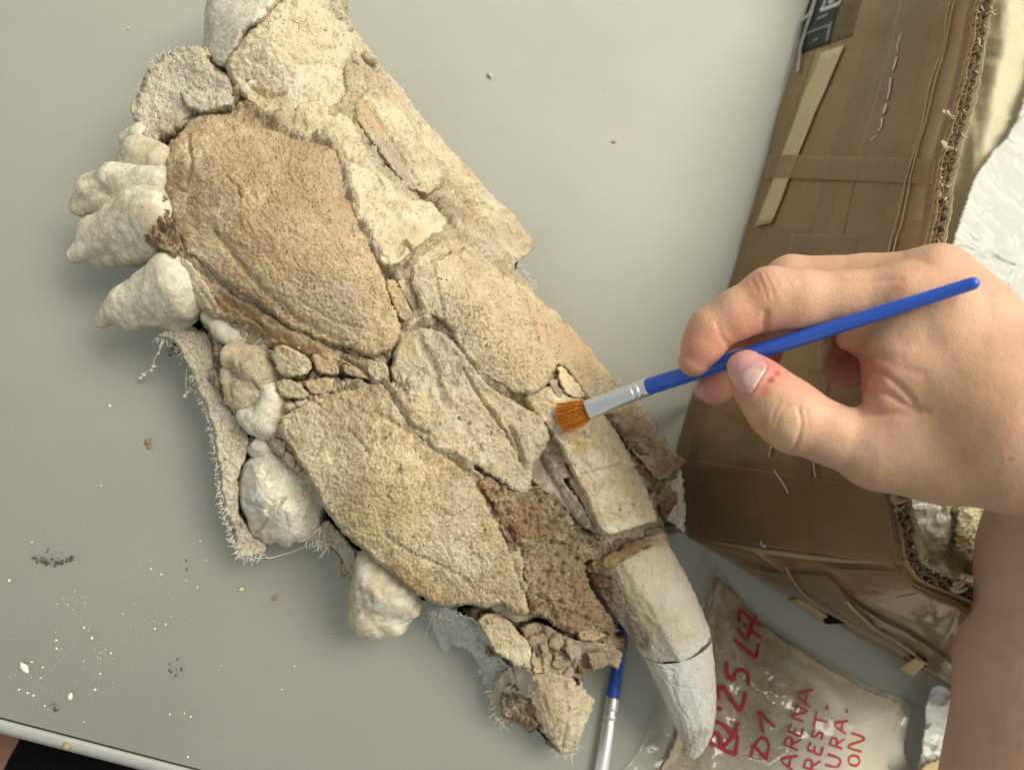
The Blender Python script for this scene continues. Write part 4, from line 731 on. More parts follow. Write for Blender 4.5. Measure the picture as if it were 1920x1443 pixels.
# ---------------------------------------------------------------- canine
def canine(name, rows, mat, seed, tints, label, cap0, cap1, jag0=0., jag1=0.):
    """rows: (u, v, z_mm, half width px, depth half mm) along the centre line"""
    r = np.asarray(rows, float); n = 150; t = np.linspace(0, len(r) - 1, n); ci = np.arange(len(r))
    cr = catmull(r, 30, False); idx = np.linspace(0, len(cr) - 1, n); R_ = np.stack([np.interp(idx, np.arange(len(cr)), cr[:, k]) for k in range(5)], -1)
    c = P(R_[:, 0], R_[:, 1], R_[:, 2] / 1000.); dep = project(c)[2]
    tg = np.gradient(c, axis=0); tg /= np.linalg.norm(tg, axis=1)[:, None]
    vd = CAMP - c; vd /= np.linalg.norm(vd, axis=1)[:, None]
    sx = np.cross(tg, vd); sx /= np.linalg.norm(sx, axis=1)[:, None]; up = np.cross(sx, tg)
    m = 180; a = np.arange(m) * 2 * math.pi / m
    ca, sa = np.cos(a), np.sin(a); e = 2 / 2.35
    ex = np.sign(ca) * np.abs(ca) ** e; ey = np.sign(sa) * np.abs(sa) ** e
    fc = .86 if cap0 < 0 else 1.3; ph_a = math.radians(52); dd_ = np.maximum(ex * math.cos(ph_a) + ey * math.sin(ph_a) - fc, 0) * .9; ex = ex - dd_ * math.cos(ph_a); ey = ey - dd_ * math.sin(ph_a)
    hw = R_[:, 3] * dep / FPX; hd = R_[:, 4] / 1000.
    A_, I_ = np.meshgrid(a, np.arange(n), indexing='xy')
    px = a[None] * 14; py = np.arange(n)[:, None] * 1.2 + 0 * px
    nn = (.55 * fbm(np.cos(A_) * 2.2 + 5, np.sin(A_) * 2.2 + I_ / 30., seed, 4) + .42 * fbm(A_ * 9, I_ / 6., seed + 3, 4, .65) + .35 * fbm(A_ * 5, I_ / 50., seed + 5, 3) + .22 * grains(A_ * 30, I_ * 1.2, 3.2, seed + 6) - .5 * crackle(A_ * 30, I_ * 1., 34, 1.0, seed + 8)) / 1000.
    v = c[:, None] + sx[:, None] * (ex[None, :, None] * hw[:, None, None]) + up[:, None] * (ey[None, :, None] * hd[:, None, None])
    nrm = sx[:, None] * ex[None, :, None] + up[:, None] * ey[None, :, None]; v = v + nrm * nn[..., None]
    for jag, sl, sg in ((jag0, 0, -1), (jag1, -1, 1)):
        if jag: 
            jj = jag * fbm(np.cos(a) * 3, np.sin(a) * 3, seed + 11, 4)
            for k_ in range(5):
                i_ = k_ if sl == 0 else n - 1 - k_
                v[i_] += tg[i_][None] * (jj * sg * (1 - k_ / 5.))[:, None]
    mbc = MB(); i = np.arange(n - 1)[:, None] * m; k = np.arange(m)[None]
    q = np.stack([i + k, i + (k + 1) % m, i + m + (k + 1) % m, i + m + k], -1).reshape(-1, 4)
    vv = np.concatenate([v.reshape(-1, 3), [c[0] + tg[0] * cap0], [c[-1] + tg[-1] * cap1]]); kk = np.arange(m)
    tr = np.concatenate([np.stack([np.full(m, n * m), (kk + 1) % m, kk], -1), np.stack([np.full(m, n * m + 1), (n - 1) * m + kk, (n - 1) * m + (kk + 1) % m], -1)])
    tint = np.zeros((len(vv), 4), np.float32); uu, v2, _ = project(vv)
    for tu, tv, trr, colr, st in tints:
        ru, rv, an = trr; c_, s_ = math.cos(an), math.sin(an); a_ = ((uu - tu) * c_ + (v2 - tv) * s_) / ru; b_ = (-(uu - tu) * s_ + (v2 - tv) * c_) / rv
        w = st * sstep(1.15, .5, np.hypot(a_, b_) + .4 * fbm(uu / 20, v2 / 20, seed, 4))
        AA = tint[:, 3]; nA = AA + (1 - AA) * w
        for q_ in range(3): tint[:, q_] = np.where(nA > 1e-6, (tint[:, q_] * AA * (1 - w) + alb(colr)[q_] * w) / np.maximum(nA, 1e-6), 0)
        tint[:, 3] = nA * 1.0
    return mesh_obj(name, vv, [q[:, ::-1], tr[:, ::-1]], mat, skull, True, tint, None, label)
canine('canine_root', [(1172,1036,51,78,15),(1188,1066,51,79,17),(1214,1107,49,76,17),(1240,1152,46,72,17),(1263.5,1195.5,42,67.5,16)], M_canine, 301,
  [(1215,1110,(130,110,0),(212,192,148),1.2),(1140,1105,(95,30,1.0),(150,122,84),1.4),(1185,1170,(60,20,1.0),(132,114,88),1.1),(1250,1150,(30,60,-.4),(190,178,150),.6),(1170,1035,(90,16,-.35),(176,128,76),.8),(1235,1090,(60,60,0),(216,206,180),.5),(1280,1120,(30,60,-.3),(232,228,212),.5)], 'stained upper half of the canine', -.004, -.012, .003, .0011)
canine('canine_crown', [(1266.5,1203.5,41.8,66,15.6),(1276,1235,39.5,61,15),(1290,1290,34,50,13),(1300,1340,29,39,10.5),(1303,1375,26,28,8),(1300,1400,24.5,18,5.5),(1296,1416,24,8,3)], M_canine, 303,
  [(1300,1385,(30,20,0),(190,178,160),.6),(1318,1372,(16,10,0),(150,136,116),.5),(1230,1240,(14,50,-.3),(196,196,190),.4),(1290,1270,(60,80,0),(240,238,230),1.0),(1320,1240,(20,80,-.2),(222,210,180),.6),(1232,1225,(26,12,-.2),(190,176,146),.8)], 'white canine crown below the crack', .012, .0015, .0009, .001)
lumps('root_collar', [((1106,1066,53,2.5),(1150,1046,60,3)),((1150,1046,60,3),(1205,1024,62,3)),((1205,1024,62,3),(1242,1008,57,2.5))], M_sed, skull, k=3, vox=.7, rough=(1.6,3.5), seed=305, tints=[(1170,1040,80,(170,126,76),.7)])
# ---------------------------------------------------------------- table, floor
eA = P(-20, 1346, 0); eB = P(352, 1443, 0); ed = (eB - eA)[:2]; ed /= np.linalg.norm(ed); en = np.array([-ed[1], ed[0]])    # en points into the table
def tb(s, t, z): q = eA[:2] + ed * s + en * t; return np.array([q[0], q[1], z])
M_table, nt_, N_, L_, b_ = newmat('table_plastic'); co_ = objc(nt_)
b_.inputs['Roughness'].default_value = .5; b_.inputs['Specular IOR Level'].default_value = .3
cA = ramp(nt_, nz(nt_, co_, 9, 4, .6), [(.3, s2l(168, 168, 154)), (.7, s2l(176, 176, 162))])
cB = ramp(nt_, nz(nt_, co_, 1500, 2, .7), [(.3, (.90,) * 3), (.7, (1.08,) * 3)])
sm = ramp(nt_, nz(nt_, co_, 60, 5, .75), [(.66, (1, 1, 1)), (.80, (.80, .79, .77))])
mp_ = N_.new('ShaderNodeMapping'); mp_.inputs['Rotation'].default_value = (0, 0, .9); mp_.inputs['Scale'].default_value = (6, 260, 1); L_.new(co_, mp_.inputs['Vector'])
scr = ramp(nt_, nz(nt_, mp_.outputs[0], 1.0, 3, .6), [(.70, (1, 1, 1)), (.76, (.90, .90, .89))])
mp2 = N_.new('ShaderNodeMapping'); mp2.inputs['Rotation'].default_value = (0, 0, -.5); mp2.inputs['Scale'].default_value = (14, 30, 1); L_.new(co_, mp2.inputs['Vector'])
wip = ramp(nt_, nz(nt_, mp2.outputs[0], 1.0, 5, .65), [(.35, (.985, .984, .98)), (.65, (1.012, 1.012, 1.012))])
spk = ramp(nt_, nz(nt_, co_, 380, 3, .7), [(.70, (1, 1, 1)), (.78, (.72, .70, .66))])
L_.new(mixc(nt_, 1.0, mixc(nt_, 1.0, mixc(nt_, 1.0, mixc(nt_, 1.0, mixc(nt_, 1.0, cA, cB, 'MULTIPLY'), sm, 'MULTIPLY'), scr, 'MULTIPLY'), wip, 'MULTIPLY'), spk, 'MULTIPLY'), b_.inputs['Base Color'])
bump(nt_, b_, nz(nt_, co_, 2200, 2, .6), .12, .0002)
M_edge = plain_mat('table_edge_plastic', (150, 151, 146), .38, .4, nscale=300, namt=.06)
M_seam = plain_mat('edge_seam', (60, 58, 48), .8, .1)
table = thing('table', 'grey plastic table top strewn with plaster dust under the fossil', 'table', tb(.3, .3, 0))
def poly_prism(name, pts, z0, z1, mat, parent):
    n = len(pts); v = np.array([[p[0], p[1], z1] for p in pts] + [[p[0], p[1], z0] for p in pts]); mbp = MB()
    mbp.v = [v]; i = np.arange(n); q = np.stack([i, i + n, (i + 1) % n + n, (i + 1) % n], -1); mbp.q = [q, np.array([[0, 1, 2, 3], [7, 6, 5, 4]])]
    return mbp.build(name, mat, parent, smooth=False)
poly_prism('table_top', [tb(-.5, .0014, 0), tb(1.3, .0014, 0), tb(1.3, .75, 0), tb(-.5, .75, 0)], -.022, 0, M_table, table)
prof = [(.0004, -.0004), (-.0010, -.0002), (-.0030, -.0010), (-.0048, -.0030), (-.0056, -.006), (-.0056, -.018), (-.004, -.022), (.0004, -.022)]
va = [tb(-.5, t, z) for t, z in prof] + [tb(1.3, t, z) for t, z in prof]; k8 = np.arange(8)
mesh_obj('edge_band', np.array(va), np.stack([k8, (k8 + 1) % 8, (k8 + 1) % 8 + 8, k8 + 8], -1)[:, ::-1], M_edge, table)
mesh_obj('edge_seam', np.array([tb(-.5, .0004, -.0012), tb(1.3, .0004, -.0012), tb(1.3, .0014, -.0012), tb(-.5, .0014, -.0012)]), np.array([[0, 1, 2, 3]]), M_seam, table)
mb = MB(); pc = P(124, 1398, 0.0); mb.blob([pc[0], pc[1], -.0006], .0016, 3, (1, 1, .5), 10, 5, .25); mb.build('edge_chip', plain_mat('tan_chip', (150, 134, 104), .9, .1), table)
fl = plain_mat('floor_concrete', (46, 30, 26), .9, .1, nscale=20, namt=.3)
o = mesh_obj('floor', np.array([[-4, -4, -.74], [4, -4, -.74], [4, 4, -.74], [-4, 4, -.74]]), np.array([[0, 1, 2, 3]]), fl); tag(o, kind='structure')
# dark smear, seed-like stains: flat marks on the table
M_smear = plain_mat('dark_grit', (84, 78, 64), .9, .1); M_tanspot = plain_mat('tan_grit', (150, 126, 88), .9, .1)
mb = MB(); rg = np.random.default_rng(21)
for k in range(120):
    t = rg.random(); u_ = 60 + 78 * t + rg.normal(0, 2); v_ = 1046 + 10 * math.sin(t * 3.1) + rg.normal(0, 3)
    if k > 100: u_, v_ = rg.uniform(62, 155), rg.uniform(1030, 1062)
    mb.blob(P(u_, v_, .0002), rg.uniform(.15, .42) / 1000, k, (1.8, .7, .5), 6, 3, .5)
for cx_, cy_, n_ in [(326, 1250, 4), (318, 1262, 4), (100, 1330, 8), (352, 1057, 3)]:
    for k in range(n_): mb.blob(P(cx_ + rg.normal(0, 6), cy_ + rg.normal(0, 6), .0002), rg.uniform(.2, .5) / 1000, k, (1.5, .7, .5), 6, 3, .5)
o = mb.build('dark_grit', M_smear, kind='stuff')
# plaster dust
M_dust = plain_mat('plaster_dust', (204, 201, 186), .9, .15)
mb = MB()
cl = [(40, 1010, 18, 30), (20, 1065, 16, 16), (130, 1128, 14, 60), (120, 1190, 60, 70), (190, 1225, 22, 90), (290, 1175, 16, 40), (60, 1280, 30, 50), (170, 1240, 40, 60), (230, 1180, 50, 30), (350, 1100, 22, 30), (290, 1070, 20, 30), (380, 1020, 18, 16), (250, 1130, 120, 90), (140, 1280, 70, 50), (330, 1330, 120, 20),
      (150, 60, 90, 30), (300, 950, 60, 20), (340, 770, 20, 16), (1130, 140, 30, 6), (60, 600, 90, 14), (1000, 200, 150, 10), (500, 1250, 200, 20)]
for cx_, cy_, s_, n_ in cl:
    for k in range(int(n_ * .55)):
        u_, v_ = rg.normal(cx_, s_), rg.normal(cy_, s_ * .8)
        p = P(u_, v_, .0003); q = (p[:2] - eA[:2]) @ en
        if q < .004: continue
        r = rg.gamma(1.15, .075) / 1000 + .00005; mb.blob([p[0], p[1], r * .5], min(r, .0006), k, (1, rg.uniform(.6, 1), .7), 6, 4, .45)
mb.build('plaster_dust', M_dust, kind='stuff')
# larger crumbs, one by one
M_crumb = plain_mat('plaster_crumb', (212, 209, 193), .85, .15, nscale=900, namt=.08); M_tcr = plain_mat('bone_crumb', (196, 186, 154), .9, .1, nscale=700, namt=.2)
M_bcr = plain_mat('brown_crumb', (140, 118, 82), .9, .1, nscale=700, namt=.25)
def crumb(u, v, r, mat, label, group=None, sq=(1, .8, .7), seed=0, nm='plaster_crumb', cat='crumb', rough=.35):
    m_ = MB(); p = P(u, v, 0); m_.blob([p[0], p[1], r * sq[2] * .8 / 1000], r / 1000, seed, sq, 9, 6, rough); o = m_.build(nm, mat, smooth=False); tag(o, label, cat, group)
crumb(918, 144, 1.5, M_tcr, 'small cream crumb alone on the table right of the fossil top', seed=5, nm='bone_crumb')
crumb(277, 828, 1.5, M_bcr, 'small brown crumb on the table left of the gauze strip', seed=6, nm='brown_crumb', sq=(1, .7, .7)); crumb(280, 838, 1.0, M_bcr, 'smaller brown crumb just below the other brown crumb left of the gauze', seed=9, nm='brown_crumb')
crumb(1150, 267, 1.3, plain_mat('seed', (160, 138, 96), .7, .2), 'brown elongated seed on the table between fossil and box', sq=(.45, 1.2, .5), seed=8, nm='seed', cat='seed', rough=.08)
crumb(46, 1250, 2.0, M_crumb, 'largest white plaster flake near the table edge', sq=(1.3, .6, .5), seed=11, nm='plaster_flake', cat='flake'); crumb(133, 1305, 1.3, M_crumb, 'triangular white plaster chip near the table edge', sq=(.7, 1.1, .7), seed=12, nm='plaster_chip', cat='chip')
crumb(452, 1104, 1.1, M_tcr, 'pale crumb on the shaded table below the gauze strip', seed=13, nm='bone_crumb'); crumb(515, 1121, 1.1, M_bcr, 'reddish brown crumb on the table left of the lower cheek tooth', seed=14, nm='brown_crumb', sq=(1.1, .7, .4)); crumb(206, 761, .8, M_crumb, 'white crumb alone on the table left of the hanging thread', seed=15)
for i, (u_, v_, r_) in enumerate([(60, 1016, .8), (18, 1088, 1.0), (172, 1196, 1.0), (106, 1200, .9), (106, 1215, .8), (208, 1224, .8), (188, 1262, .8), (179, 1292, .9), (52, 1298, .8), (63, 1303, .8), (84, 1322, .7), (36, 1292, .8), (318, 1338, .7), (357, 1343, .8), (352, 1418, .8), (310, 1170, .9), (290, 1178, .8), (376, 1014, 1.0), (386, 1050, .8), (302, 1076, .9), (283, 1066, .8), (370, 1100, .7), (528, 1292, .7), (158, 1176, .8), (80, 1250, .7), (60, 1240, .7)]):
    crumb(u_, v_, r_ * .66, M_crumb, 'tiny white plaster crumb scattered on the lower left of the table', 'plaster crumbs scattered on the table', seed=40 + i)

# ---------------------------------------------------------------- cardboard box
base_c = [(1290, 1003), (1268, 905), (1270, 840), (1300, 742), (1345, 615), (1384, 480), (1408, 400), (1440, 290), (1462, 200), (1492, 105), (1508, 40), (1560, -120)]
rim_c = [(1702, 1062), (1684, 960), (1678, 900), (1700, 740), (1722, 610), (1738, 480), (1752, 420), (1768, 300), (1796, 200), (1822, 90), (1838, 0), (1880, -150)]
BZ = .125
bs = catmull(base_c, 12, False); rs = catmull(rim_c, 12, False)
WB = P(bs[:, 0], bs[:, 1], 0.0005); WR = P(rs[:, 0], rs[:, 1], BZ)
box = thing('cardboard_box', 'tall torn brown cardboard box wrapped in parcel tape at the right', 'box', (WB[0] + WB[30]) / 2)
nS = len(bs)
def wall_pt(s, t, off=0.):
    """s in 0..1 along the near wall from its lower corner, t height 0..1, off outward (metres)"""
    s = np.asarray(s, float) * (nS - 1); t = np.asarray(t, float)
    k = np.arange(nS); f = lambda A: np.stack([np.interp(s, k, A[:, i]) for i in range(3)], -1)
    b = f(WB); r = f(WR); p = b + (r - b) * t[..., None]
    tang = WB[30] - WB[10]; nrm = np.array([-tang[1], tang[0], 0]); nrm /= np.linalg.norm(nrm)
    bul = .0012 * np.sin(np.pi * t) * np.sin(np.pi * np.clip(s / nS, 0, 1)) + -.0006 * fbm(s * .12, t * 4, 401, 2)
    return p + nrm * (bul + off)[..., None]
NRM = np.array([-(WB[30] - WB[10])[1], (WB[30] - WB[10])[0], 0]); NRM /= np.linalg.norm(NRM)
M_kraft = plain_mat('kraft_cardboard', (176, 156, 118), .85, .15, nscale=160, namt=.10, bstr=.15, bdist=.0003, bscale=400)
M_kraftd = plain_mat('taped_cardboard', (150, 122, 84), .8, .2, nscale=40, namt=.10)
def wall_sheet(name, s0, s1, t0, t1, off, th, mat, ns=60, nt2=30, fn=None, fo=None):
    """s and t limits may be functions of the other coordinate; fo adds outward relief"""
    a, b = np.meshgrid(np.linspace(0, 1, ns), np.linspace(0, 1, nt2), indexing='ij')
    T = (t0(a) if callable(t0) else t0) + ((t1(a) if callable(t1) else t1) - (t0(a) if callable(t0) else t0)) * b
    S = (s0(b) if callable(s0) else s0) + ((s1(b) if callable(s1) else s1) - (s0(b) if callable(s0) else s0)) * a
    o_ = off + (fo(S, T) if fo else 0 * S) * np.minimum(1, 7 * np.minimum(np.minimum(a, 1 - a), np.minimum(b, 1 - b)))
    top = wall_pt(S, T, o_); bot = wall_pt(S, T, o_ - th)
    v, f = solid_sheet(top, bot, ns, nt2); return mesh_obj(name, v, f, mat, box)
wall_sheet('side_panel', 0, 1, 0, .945, 0, .0025, M_kraft, 80, 24)
# tape: clear brown film, each strip its own sheet; where strips overlap they darken
def tape_mat(name, col, rough=.14, mixg=1.0):
    m, nt, N, L, b = newmat(name); N.remove(b); co = objc(nt)
    tr = N.new('ShaderNodeBsdfTransparent'); gl = N.new('ShaderNodeBsdfGlossy'); gl.inputs['Roughness'].default_value = rough; gl.inputs['Color'].default_value = (.9, .9, .88, 1)
    df = N.new('ShaderNodeBsdfDiffuse'); df.inputs['Color'].default_value = (*s2l(164, 134, 97), 1)
    c = ramp(nt, nz(nt, co, 25, 3), [(.3, tuple(x * .93 for x in col)), (.7, tuple(min(1, x * 1.05) for x in col))]); L.new(c, tr.inputs['Color'])
    bp = N.new('ShaderNodeBump'); bp.inputs['Strength'].default_value = .22; bp.inputs['Distance'].default_value = .0012; L.new(nz(nt, co, 70, 3, .6), bp.inputs['Height']); L.new(bp.outputs[0], gl.inputs['Normal']); frs = sheen(nt, bp)
    m0 = N.new('ShaderNodeMixShader'); m0.inputs[0].default_value = .28; L.new(tr.outputs[0], m0.inputs[1]); L.new(df.outputs[0], m0.inputs[2])
    ms = N.new('ShaderNodeMixShader'); L.new(mth(nt, 'MULTIPLY', frs, mixg), ms.inputs[0]); L.new(m0.outputs[0], ms.inputs[1]); L.new(gl.outputs[0], ms.inputs[2])
    L.new(ms.outputs[0], N['Material Output'].inputs['Surface']); return m
M_tape = tape_mat('brown_tape', (.97, .885, .77), rough=.2, mixg=.9); M_tape2 = tape_mat('dark_brown_tape', (.945, .85, .72), rough=.2, mixg=.9); M_clear = tape_mat('clear_tape', (.93, .93, .92), .1)
def ridge(pts, w, h):
    pts = np.asarray(pts, float)
    def f(S, T): return h * np.exp(-(polydist(S * 1000, T * 300, pts) / w) ** 2)
    return f
def wr(seed, amp=.0006, a=7., b=9.):
    return lambda S, T: .3 * amp * ridged(S * a, T * b + S * 3, seed, 3)
# (s,t): s=0 lower corner, s=1 beyond the top of the picture
wall_sheet('tape_strip', .0, .93, .01, lambda a: .13 + .02 * a, .0007, .0002, M_tape, 120, 16, fo=wr(1))
wall_sheet('tape_strip', .45, 1., lambda a: .15 + .14 * a, lambda a: .52 + .10 * a, .0007, .0002, M_tape, 120, 30, fo=wr(2))
wall_sheet('tape_strip', .45, 1., lambda a: .42 + .10 * a, lambda a: .80 + .02 * a, .0012, .0002, M_tape2, 120, 30, fo=wr(3, .0008))
wall_sheet('tape_strip', .30, 1., lambda a: .62 + .02 * a, 1.0, .0018, .0002, M_tape, 120, 30, fo=wr(4, .0004))
wall_sheet('tape_strip', .0, .52, .08, .46, .0013, .0002, M_tape2, 100, 30, fo=wr(5, .0009))
wall_sheet('tape_strip', .0, .50, .36, .72, .0019, .0002, M_tape, 100, 30, fo=wr(6, .0009))
wall_sheet('tape_strip', .0, .55, .66, .99, .0013, .0002, M_tape2, 100, 30, fo=wr(7, .0006))
wall_sheet('tape_strip', .0, .16, .02, .99, .0025, .0002, M_tape, 40, 60, fo=wr(8, .0012, 14, 6))
wall_sheet('tape_strip', .60, .635, lambda a: .05 + .0 * a, .99, .0025, .0002, M_tape, 20, 60, fo=wr(9, .0005))
# raised folds of tape; the pale glint ones put highlights into the colour
M_fold = plain_mat('tape_fold', (150, 126, 100), .25, .5, coat=.2); M_glint = plain_mat('painted_tape_glint', (188, 180, 166), .08, .9, coat=1.)
def fold(pts, off, r, mat, flat=.6, n=40, name='tape_fold', jit=.0):
    q = catmull(pts, 10, False); p = wall_pt(q[:, 0], q[:, 1], np.full(len(q), off)); rr = r * (1 + .5 * fbm(np.arange(len(q)) * .35, 0 * q[:, 0], int(pts[0][0] * 999), 3)); rr[0] *= .2; rr[-1] *= .2
    m_ = MB(); m_.tube(p, rr, 6, flat=flat, up=NRM); return m_.build(name, mat, box)
def px2st(u, v):
    best = None
    for t in np.linspace(0, 1, 101):
        s = np.linspace(0, 1, 400); uu, vv, _ = project(wall_pt(s, np.full(400, t), np.zeros(400))); d = np.hypot(uu - u, vv - v); i = d.argmin()
        if best is None or d[i] < best[0]: best = (d[i], s[i], t)
    return best[1:]
def fpx(pts): return [px2st(*p) for p in pts]
fold(fpx([(1790, 5), (1776, 90), (1756, 150), (1730, 260), (1700, 370), (1682, 450), (1672, 500)]), .0028, .0005, M_fold, .35)
fold(fpx([(1797, 5), (1783, 90), (1764, 150), (1738, 260), (1710, 370), (1690, 450), (1680, 500)]), .0028, .00045, M_fold, .35)
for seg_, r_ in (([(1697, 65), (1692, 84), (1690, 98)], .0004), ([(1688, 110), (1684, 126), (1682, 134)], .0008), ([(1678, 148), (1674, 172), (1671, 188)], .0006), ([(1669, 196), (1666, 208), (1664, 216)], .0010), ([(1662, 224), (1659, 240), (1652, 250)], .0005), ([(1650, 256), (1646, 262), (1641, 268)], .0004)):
    fold(fpx(seg_), .0026, r_, M_glint, .22)  # short pale tubes painting a broken highlight down the tape
fold(fpx([(1624, 290), (1610, 340), (1596, 390), (1586, 440)]), .0021, .0004, M_kraftd, .3)
fold(fpx([(1460, 828), (1455, 845), (1452, 860)]), .0032, .0007, M_glint, .3); fold(fpx([(1464, 884), (1475, 900), (1485, 914), (1492, 926)]), .0032, .0006, M_glint, .3); fold(fpx([(1535, 855), (1538, 880), (1542, 898)]), .0032, .0005, M_glint, .3)  # pale tubes in place of small tape highlights
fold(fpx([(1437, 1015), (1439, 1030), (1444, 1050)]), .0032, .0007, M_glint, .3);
# printed dark panel at the far top of the wall
M_print = plain_mat('dark_print', (26, 38, 38), .45, .4); M_white = plain_mat('white_print', (214, 218, 216), .6, .3); M_khaki = plain_mat('faded_print', (112, 100, 70), .7, .2, nscale=200, namt=.15)
def wall_poly(name, quad, off, mat, n=10):
    a, b = np.meshgrid(np.linspace(0, 1, n), np.linspace(0, 1, n), indexing='ij'); q = np.asarray(quad, float)
    ST = (q[0] * ((1 - a) * (1 - b))[..., None] + q[1] * (a * (1 - b))[..., None] + q[2] * (a * b)[..., None] + q[3] * ((1 - a) * b)[..., None])
    top = wall_pt(ST[..., 0], ST[..., 1], np.full(a.shape, off)); bot = wall_pt(ST[..., 0], ST[..., 1], np.full(a.shape, off - .0003)); v, f = solid_sheet(top, bot, n, n); return mesh_obj(name, v, f, mat, box)
wall_poly('printed_label', [px2st(1500, 104), px2st(1556, 82), px2st(1592, -40), px2st(1530, -40)], .0012, M_print)
wall_poly('printed_label', [px2st(1556, 82), px2st(1602, 68), px2st(1622, -10), px2st(1582, -6)], .0010, M_khaki)
def wstroke(pts, r, name='printed_letter', off=.0017, mat=None):
    q = fpx(pts); q = catmull(q, 6, False) if len(q) > 2 else np.array(q); p = wall_pt(q[:, 0], q[:, 1], np.full(len(q), off)); m_ = MB(); m_.tube(p, r, 6, flat=.12, up=NRM); return m_.build(name, mat or M_white, box)
wall_poly('paper_strip', [px2st(1546, 101), px2st(1589, 86), px2st(1452, 419), px2st(1421, 427)], .0022, plain_mat('bare_paper', (200, 184, 146), .8, .15, nscale=300, namt=.08), 16)
m_ = MB()
for pts, r in [([(1516, 6), (1508, 26), (1504, 40)], .0011), ([(1504, 40), (1514, 34), (1520, 30)], .0013), ([(1520, 30), (1527, 14), (1534, -4)], .0011), ([(1552, -4), (1548, 10), (1544, 18), (1552, 19), (1566, 14), (1577, 6), (1582, -4)], .0013), ([(1558, 8), (1566, 4), (1572, -3)], .0010)]:
    q = fpx(pts); q = catmull(q, 6, False) if len(q) > 2 else np.array(q); m_.tube(wall_pt(q[:, 0], q[:, 1], np.full(len(q), .0018)), r, 6, flat=.12, up=NRM)
m_.build('printed_lettering', M_white, box)
m_ = MB()
for pts, r in [([(1518, 66), (1534, 58), (1562, 48)], .0007), ([(1536, 38), (1545, 33), (1556, 28)], .0009), ([(1530, 79), (1534, 76), (1538, 76)], .0007), ([(1564, 44), (1560, 60), (1554, 80)], .0012)]:
    q = fpx(pts); q = catmull(q, 4, False) if len(q) > 2 else np.array(q); m_.tube(wall_pt(q[:, 0], q[:, 1], np.full(len(q), .0018)), r, 6, flat=.12, up=NRM)
m_.build('small_print', plain_mat('grey_print', (150, 154, 156), .6, .3), box)
fold(fpx([(1536, -2), (1528, 30), (1516, 62), (1508, 90), (1504, 120), (1503, 138)]), .0026, .0011, plain_mat('tape_crease', (168, 164, 152), .25, .5), name='tape_crease')
# lower (right-hand) wall of the box
b2 = np.array([(1290, 1003), (1400, 1072), (1500, 1130), (1600, 1185), (1700, 1240), (1800, 1292), (1990, 1390)], float); r2 = np.array([(1702, 1062), (1716, 1080), (1740, 1096), (1772, 1110), (1812, 1124), (1860, 1150), (1980, 1215)], float)
B2 = catmull(b2, 10, False); R2 = catmull(r2, 10, False); W2 = P(B2[:, 0], B2[:, 1], .0005); X2 = P(R2[:, 0], R2[:, 1], BZ)
X2[:, :2] = W2[:, :2] * .35 + X2[:, :2] * .65
tg2 = W2[30] - W2[10]; N2 = np.array([tg2[1], -tg2[0], 0]); N2 /= np.linalg.norm(N2)
X2 = P(R2[:, 0], R2[:, 1], BZ)
def wall2(s, t, off=0.):
    k = np.arange(len(W2)); s = np.asarray(s, float) * (len(W2) - 1); t = np.asarray(t, float); f = lambda A: np.stack([np.interp(s, k, A[:, i]) for i in range(3)], -1)
    b = f(W2); r = f(X2); return b + (r - b) * t[..., None] + N2 * (off + .003 * np.sin(np.pi * t) + .0015 * fbm(s * .1, t * 3, 421, 2))[..., None]
def wall2_sheet(name, s0, s1, t0, t1, off, th, mat, ns=60, nt2=24, fo=None):
    a, b = np.meshgrid(np.linspace(0, 1, ns), np.linspace(0, 1, nt2), indexing='ij'); S = s0 + (s1 - s0) * a
    T = (t0(a) if callable(t0) else t0) * (1 - b) + (t1(a) if callable(t1) else t1) * b; o_ = off + (fo(S, T) if fo else 0 * S) * np.minimum(1, 7 * np.minimum(np.minimum(a, 1 - a), np.minimum(b, 1 - b)))
    v, f = solid_sheet(wall2(S, T, o_), wall2(S, T, o_ - th), ns, nt2); return mesh_obj(name, v, f[:, ::-1], mat, box)
wall2_sheet('end_panel', 0, 1, 0, .945, 0, .0025, M_kraft)
wall2_sheet('tape_strip', 0, 1, .04, lambda a: .38 - .05 * a, .001, .0002, M_tape2, fo=wr(11, .0015, 4, 16))
wall2_sheet('tape_strip', 0, 1, lambda a: .44 - .08 * a, .99, .0014, .0002, M_tape2, fo=wr(12, .0018, 5, 20))
wall2_sheet('tape_strip', .1, 1, lambda a: .22 - .05 * a, lambda a: .66 - .2 * a, .0030, .0002, M_clear, fo=wr(13, .0022, 5, 22))
wall2_sheet('tape_strip', 0, .7, .7, .99, .0030, .0002, M_tape, fo=wr(14, .002, 8, 14))
def fold2(pts, r, mat, off=.005, name='tape_fold'):
    q = catmull(pts, 10, False); p = wall2(q[:, 0], q[:, 1], np.full(len(q), off)); m_ = MB(); m_.tube(p, r, 6, flat=.3, up=N2); m_.build(name, mat, box)
fold2([(.02, .55), (.2, .42), (.4, .36), (.6, .30), (.85, .26)], .0008, M_fold, .0045); fold2([(.25, .62), (.4, .52), (.55, .42), (.7, .34)], .0012, plain_mat('tape_fold_amber', (170, 136, 88), .2, .5), .0042)
